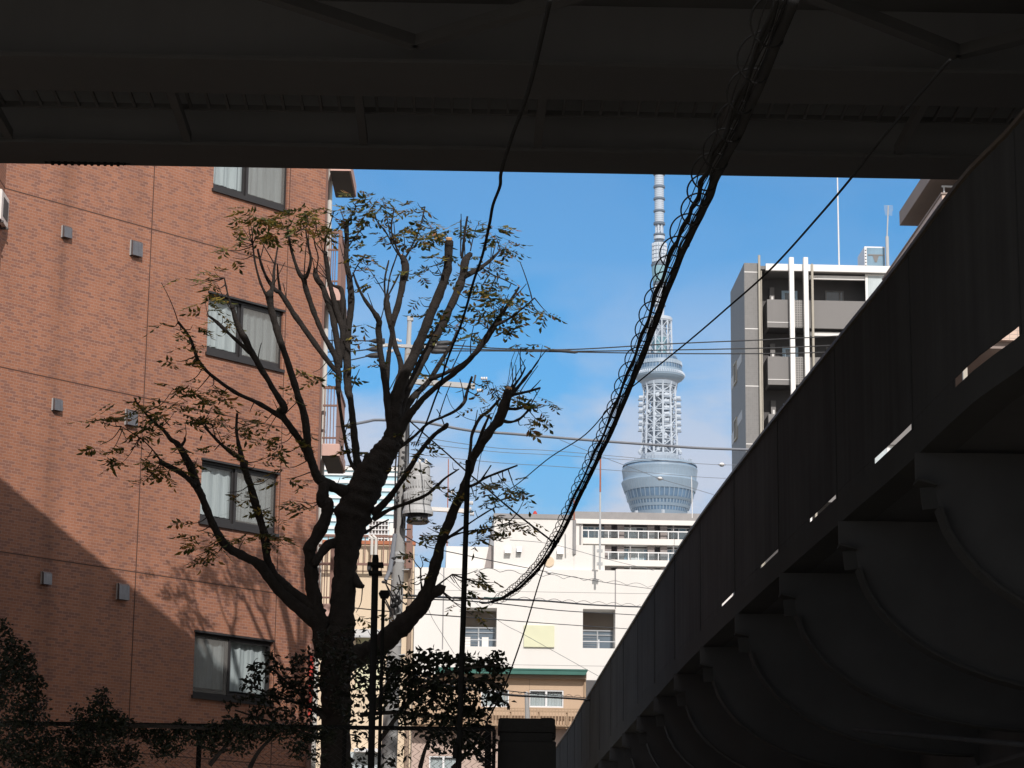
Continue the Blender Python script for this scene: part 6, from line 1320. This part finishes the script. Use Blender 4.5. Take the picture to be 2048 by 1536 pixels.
# lattice between the decks: columns, rings, diagonals round a core
def lattice(levels, ncol, rcol, rdiag, name, inner=None):
    """levels: (radius,z) rings from bottom to top"""
    m = MB(); d = MB()
    for i in range(ncol):
        a = 2*math.pi*i/ncol+0.13
        m.tube([(TX+math.cos(a)*r*u1, TYY+math.sin(a)*r*u1, z) for r, z in levels], rcol, 6)
    for j, (r, z) in enumerate(levels):
        pts = [(TX+math.cos(2*math.pi*q/36)*r*u1, TYY+math.sin(2*math.pi*q/36)*r*u1, z) for q in range(37)]; d.tube(pts, rdiag*0.9, 5)
    for j in range(len(levels)-1):
        (r0,z0),(r1,z1) = levels[j], levels[j+1]
        for i in range(ncol):
            a = 2*math.pi*i/ncol+0.13; b = 2*math.pi*(i+1)/ncol+0.13
            if (i+j) % 2: a, b = b, a
            d.tube([(TX+math.cos(a)*r0*u1,TYY+math.sin(a)*r0*u1,z0),(TX+math.cos(b)*r1*u1,TYY+math.sin(b)*r1*u1,z1)], rdiag, 5)
    o = m.build(name, M_tower, bt_); d.build("diagonal_brace", M_tower, o); return o
lv = []
for i in range(9):
    t = i/8; y = 320-t*(320+0)                          # zoom C 320 up to zoom B
    lv.append((186-18*t, Cc(y) if False else Cc(320)+(B(1000)-Cc(320))*t))
lv += [(162,B(965)),(170,B(905)),(178,B(862))]
lattice(lv, 12, 0.85, 0.42, "main_lattice")
LT([(95,Cc(318)),(88,B(870))], "tower_core", M_towershade, bt_, 16)
LT([(140,B(975)),(150,B(868))], "neck_shroud", M_towershade, bt_, 20, 0, False)
for i in range(16):
    z = Cc(300)+(B(1010)-Cc(300))*i/15
    for q in range(6):
        a = 2*math.pi*(q+0.37*i)/6; r = rnd.uniform(105,150)*u1; MB().box(TX+math.cos(a)*r-1.1,TX+math.cos(a)*r+1.1,TYY+math.sin(a)*r-1.1,TYY+math.sin(a)*r+1.1,z,z+rnd.uniform(1.0,3.0)).build("inner_equipment", M_towershade, bt_)
m = MB(); pl = MB()
for i in range(6):                                      # side platforms with drum antennas
    z = B(1345-i*64)
    for a in (math.pi*1.02, -0.02, -math.pi/2+0.40):
        r = 188*u1 if abs(math.cos(a)) > 0.5 else 160*u1; x, y = TX+math.cos(a)*r, TYY+math.sin(a)*r
        MB().tube([(x-2.0,y,z+1.7),(x+2.0,y,z+1.7)], 1.55, 10).build("drum_antenna", M_tower, bt_); MB().box(x-2.6,x+2.6,y-1.8,y+1.8,z-0.5,z+0.1).build("antenna_platform", M_towershade, bt_)
m = MB()
for i in range(26):
    a = rnd.uniform(math.pi, 2*math.pi); z = Cc(290)+(B(1000)-Cc(290))*rnd.random(); r = 168*u1; x, y = TX+math.cos(a)*r, TYY+math.sin(a)*r; MB().blob((x,y-0.5,z), rnd.uniform(0.9,1.9), 8, 0.1, (1,0.5,1)).build("dish_antenna", M_tower, bt_)
for s_ in (-1, 1):
    for i in range(4): MB().blob((TX+s_*(205-8*i)*u1, TYY-3, Cc(285-18*i)), 2.2-0.3*i, 8, 0.1, (0.7,0.7,1)).build("dish_antenna", M_tower, bt_)
# upper deck
ud = LT([(150,B(893)),(182,B(890)),(188,B(852)),(205,B(838))], "upper_deck", M_towershade, bt_, 48)
LT([(200,B(840)),(232,B(822)),(252,B(802)),(256,B(785)),(250,B(772)),(238,B(756)),(236,B(728))], "upper_deck", M_towerdeck, bt_, 60, 0, False)
m = MB()
for i in range(64):
    a = 2*math.pi*i/64; m.tube([(TX+math.cos(a)*r*u1,TYY+math.sin(a)*r*u1,B(z)) for r,z in ((240,752),(256,770),(258,786))], 0.45, 4)
m.build("deck_rib", M_tower, ud)
bandrow(236,B(727),232,B(684),"upper_window_band",0.25,44)
LT([(233,B(683)),(228,B(645)),(226,B(640)),(180,B(638)),(176,B(636)),(172,B(584)),(160,B(575))], "upper_deck", M_towerdeck, bt_, 60)
m = MB()
for i in range(46):
    a = 2*math.pi*i/46
    if math.cos(a-(-math.pi/2+0.5)) > -2: m.tube([(TX+math.cos(a)*176*u1,TYY+math.sin(a)*176*u1,B(628)),(TX+math.cos(a)*174*u1,TYY+math.sin(a)*174*u1,B(596))], 0.75 if i % 2 else 0.4, 4)
m.build("deck_vent_slot", M_towerglass, ud)
m = MB()
for i in range(70): a = 2*math.pi*i/70; m.tube([(TX+math.cos(a)*r*u1,TYY+math.sin(a)*r*u1,B(z)) for r,z in ((234,682),(229,646))], 0.14, 3, False)
m.build("cladding_seam", M_tower, ud)
lattice([(132,B(576)),(131,B(490)),(128,B(400)),(126,B(312)),(125,B(228))], 12, 0.62, 0.30, "upper_lattice")
LT([(74,B(576)),(66,B(226))], "upper_core", M_towershade, bt_, 14)
LT([(78,B(560)),(76,B(380))], "core_glazing", M_teal, bt_, 14, 0, False)
LT([(126,B(224)),(133,B(218)),(133,B(190)),(126,B(184)),(60,B(182))], "top_ring", M_tower, bt_, 36)
# antenna mast
for k in range(5):
    a = 2*math.pi*k/5; MB().tube([(TX+math.cos(a)*26*u1,TYY+math.sin(a)*26*u1,B(185)),(TX+math.cos(a)*30*u1,TYY+math.sin(a)*30*u1,A(1450)),(TX+math.cos(a)*52*u1,TYY+math.sin(a)*52*u1,A(1240))], 1.6, 8).build("mast_leg", M_tower, bt_)
LT([(20,B(182)),(24,A(1440)),(44,A(1238))], "mast_core", M_tower, bt_, 16)
LT([(30,A(1452)),(66,A(1446)),(66,A(1440)),(30,A(1436))], "mast_ring", M_towerring, bt_, 24)
LT([(55,A(1240)),(70,A(1232)),(70,A(1218)),(56,A(1205))], "mast_ring", M_towerring, bt_, 24)
LT([(66,A(1204)),(74,A(1160)),(80,A(1060)),(80,A(1042))], "mast_glazing", M_teal, bt_, 24)
LT([(84,A(1041)),(86,A(1030)),(86,A(1018)),(70,A(1010))], "mast_ring", M_towerring, bt_, 28)
LT([(62,A(1008)),(62,A(802))], "antenna_drum", M_tower, bt_, 20)
m = MB()
for i in range(16):
    a = 2*math.pi*i/16
    for q in range(5): z0, z1 = A(1000-q*40), A(968-q*40); m.box(TX+math.cos(a)*70*u1-0.7,TX+math.cos(a)*70*u1+0.7,TYY+math.sin(a)*70*u1-0.7,TYY+math.sin(a)*70*u1+0.7,z0,z1)
m.build("antenna_panel", M_tower, bt_)
for y0, y1 in ((800,786),(726,706),(616,590),(486,464),(362,338),(240,214),(108,84)): LT([(50,A(y0)),(61,A(y0-3)),(61,A(y1+3)),(50,A(y1))], "mast_ring", M_towerring, bt_, 24)
LT([(30,A(786)),(30,A(764))], "mast_core", M_towershade, bt_, 14); LT([(58,A(764)),(58,A(732))], "antenna_drum", M_tower, bt_, 20); LT([(30,A(731)),(30,A(727))], "mast_core", M_towershade, bt_, 14)
m = MB()
for i in range(6):
    a = 2*math.pi*i/6+0.2; b = 2*math.pi*(i+1)/6+0.2; c1 = (TX+math.cos(a)*34*u1,TYY+math.sin(a)*34*u1); c2 = (TX+math.cos(b)*34*u1,TYY+math.sin(b)*34*u1)
    m.tube([(*c1,A(706)),(*c1,A(616))], 0.9, 5); m.tube([(*c1,A(706)),(*c2,A(660))], 0.6, 4); m.tube([(*c2,A(660)),(*c1,A(616))], 0.6, 4); m.tube([(*c1,A(660)),(*c2,A(660))], 0.5, 4)
m.build("mast_truss", M_tower, bt_)
for y0, y1 in ((588,487),(462,363),(336,241),(212,109),(82,-40),(-60,-160)):
    dr = LT([(47,A(y0)),(49,A(y0-4)),(49,A(y1+4)),(47,A(y1))], "antenna_drum", M_tower, bt_, 20); m = MB()
    for q in range(1,5): z = A(y0+(y1-y0)*q/5); m.lathe([(50,z-0.25),(50,z+0.25)] and [(50*u1,z-0.22),(50*u1,z+0.22)], cT, 20)
    m.build("drum_band", M_towershade, dr)
LT([(75,A(90)),(80,A(60)),(80,A(-30))], "mast_cage", M_tower, bt_, 24)
# open triangular base down to the ground
m = MB()
for i in range(12):
    a = 2*math.pi*i/12; m.tube([(TX+math.cos(a)*34,TYY+math.sin(a)*34,0),(TX+math.cos(a)*30,TYY+math.sin(a)*30,Cc(1500)),(TX+math.cos(a)*40,TYY+math.sin(a)*40,Cc(960))], 1.4, 6)
m.build("base_lattice", M_tower, bt_)
MB().lathe([(14,0),(14,Cc(958))], cT, 16).build("base_core", M_towershade, bt_)

# ------------------------------------------------------------------ thin air between here and the tower
hm = bpy.data.materials.new("hazy_air"); hm.use_nodes = True; hn, hl = hm.node_tree.nodes, hm.node_tree.links
hn.remove(hn["Principled BSDF"]); hv = hn.new("ShaderNodeVolumePrincipled"); hv.inputs['Color'].default_value = (0.80, 0.88, 1.0, 1)
hv.inputs['Density'].default_value = 0.000045; hv.inputs['Anisotropy'].default_value = 0.3
hl.new(hv.outputs[0], hn["Material Output"].inputs['Volume'])
hz = MB().box(-2600, 2600, -320, 4300, -1.6, 720).build("haze", hm); tag(hz, kind="stuff")
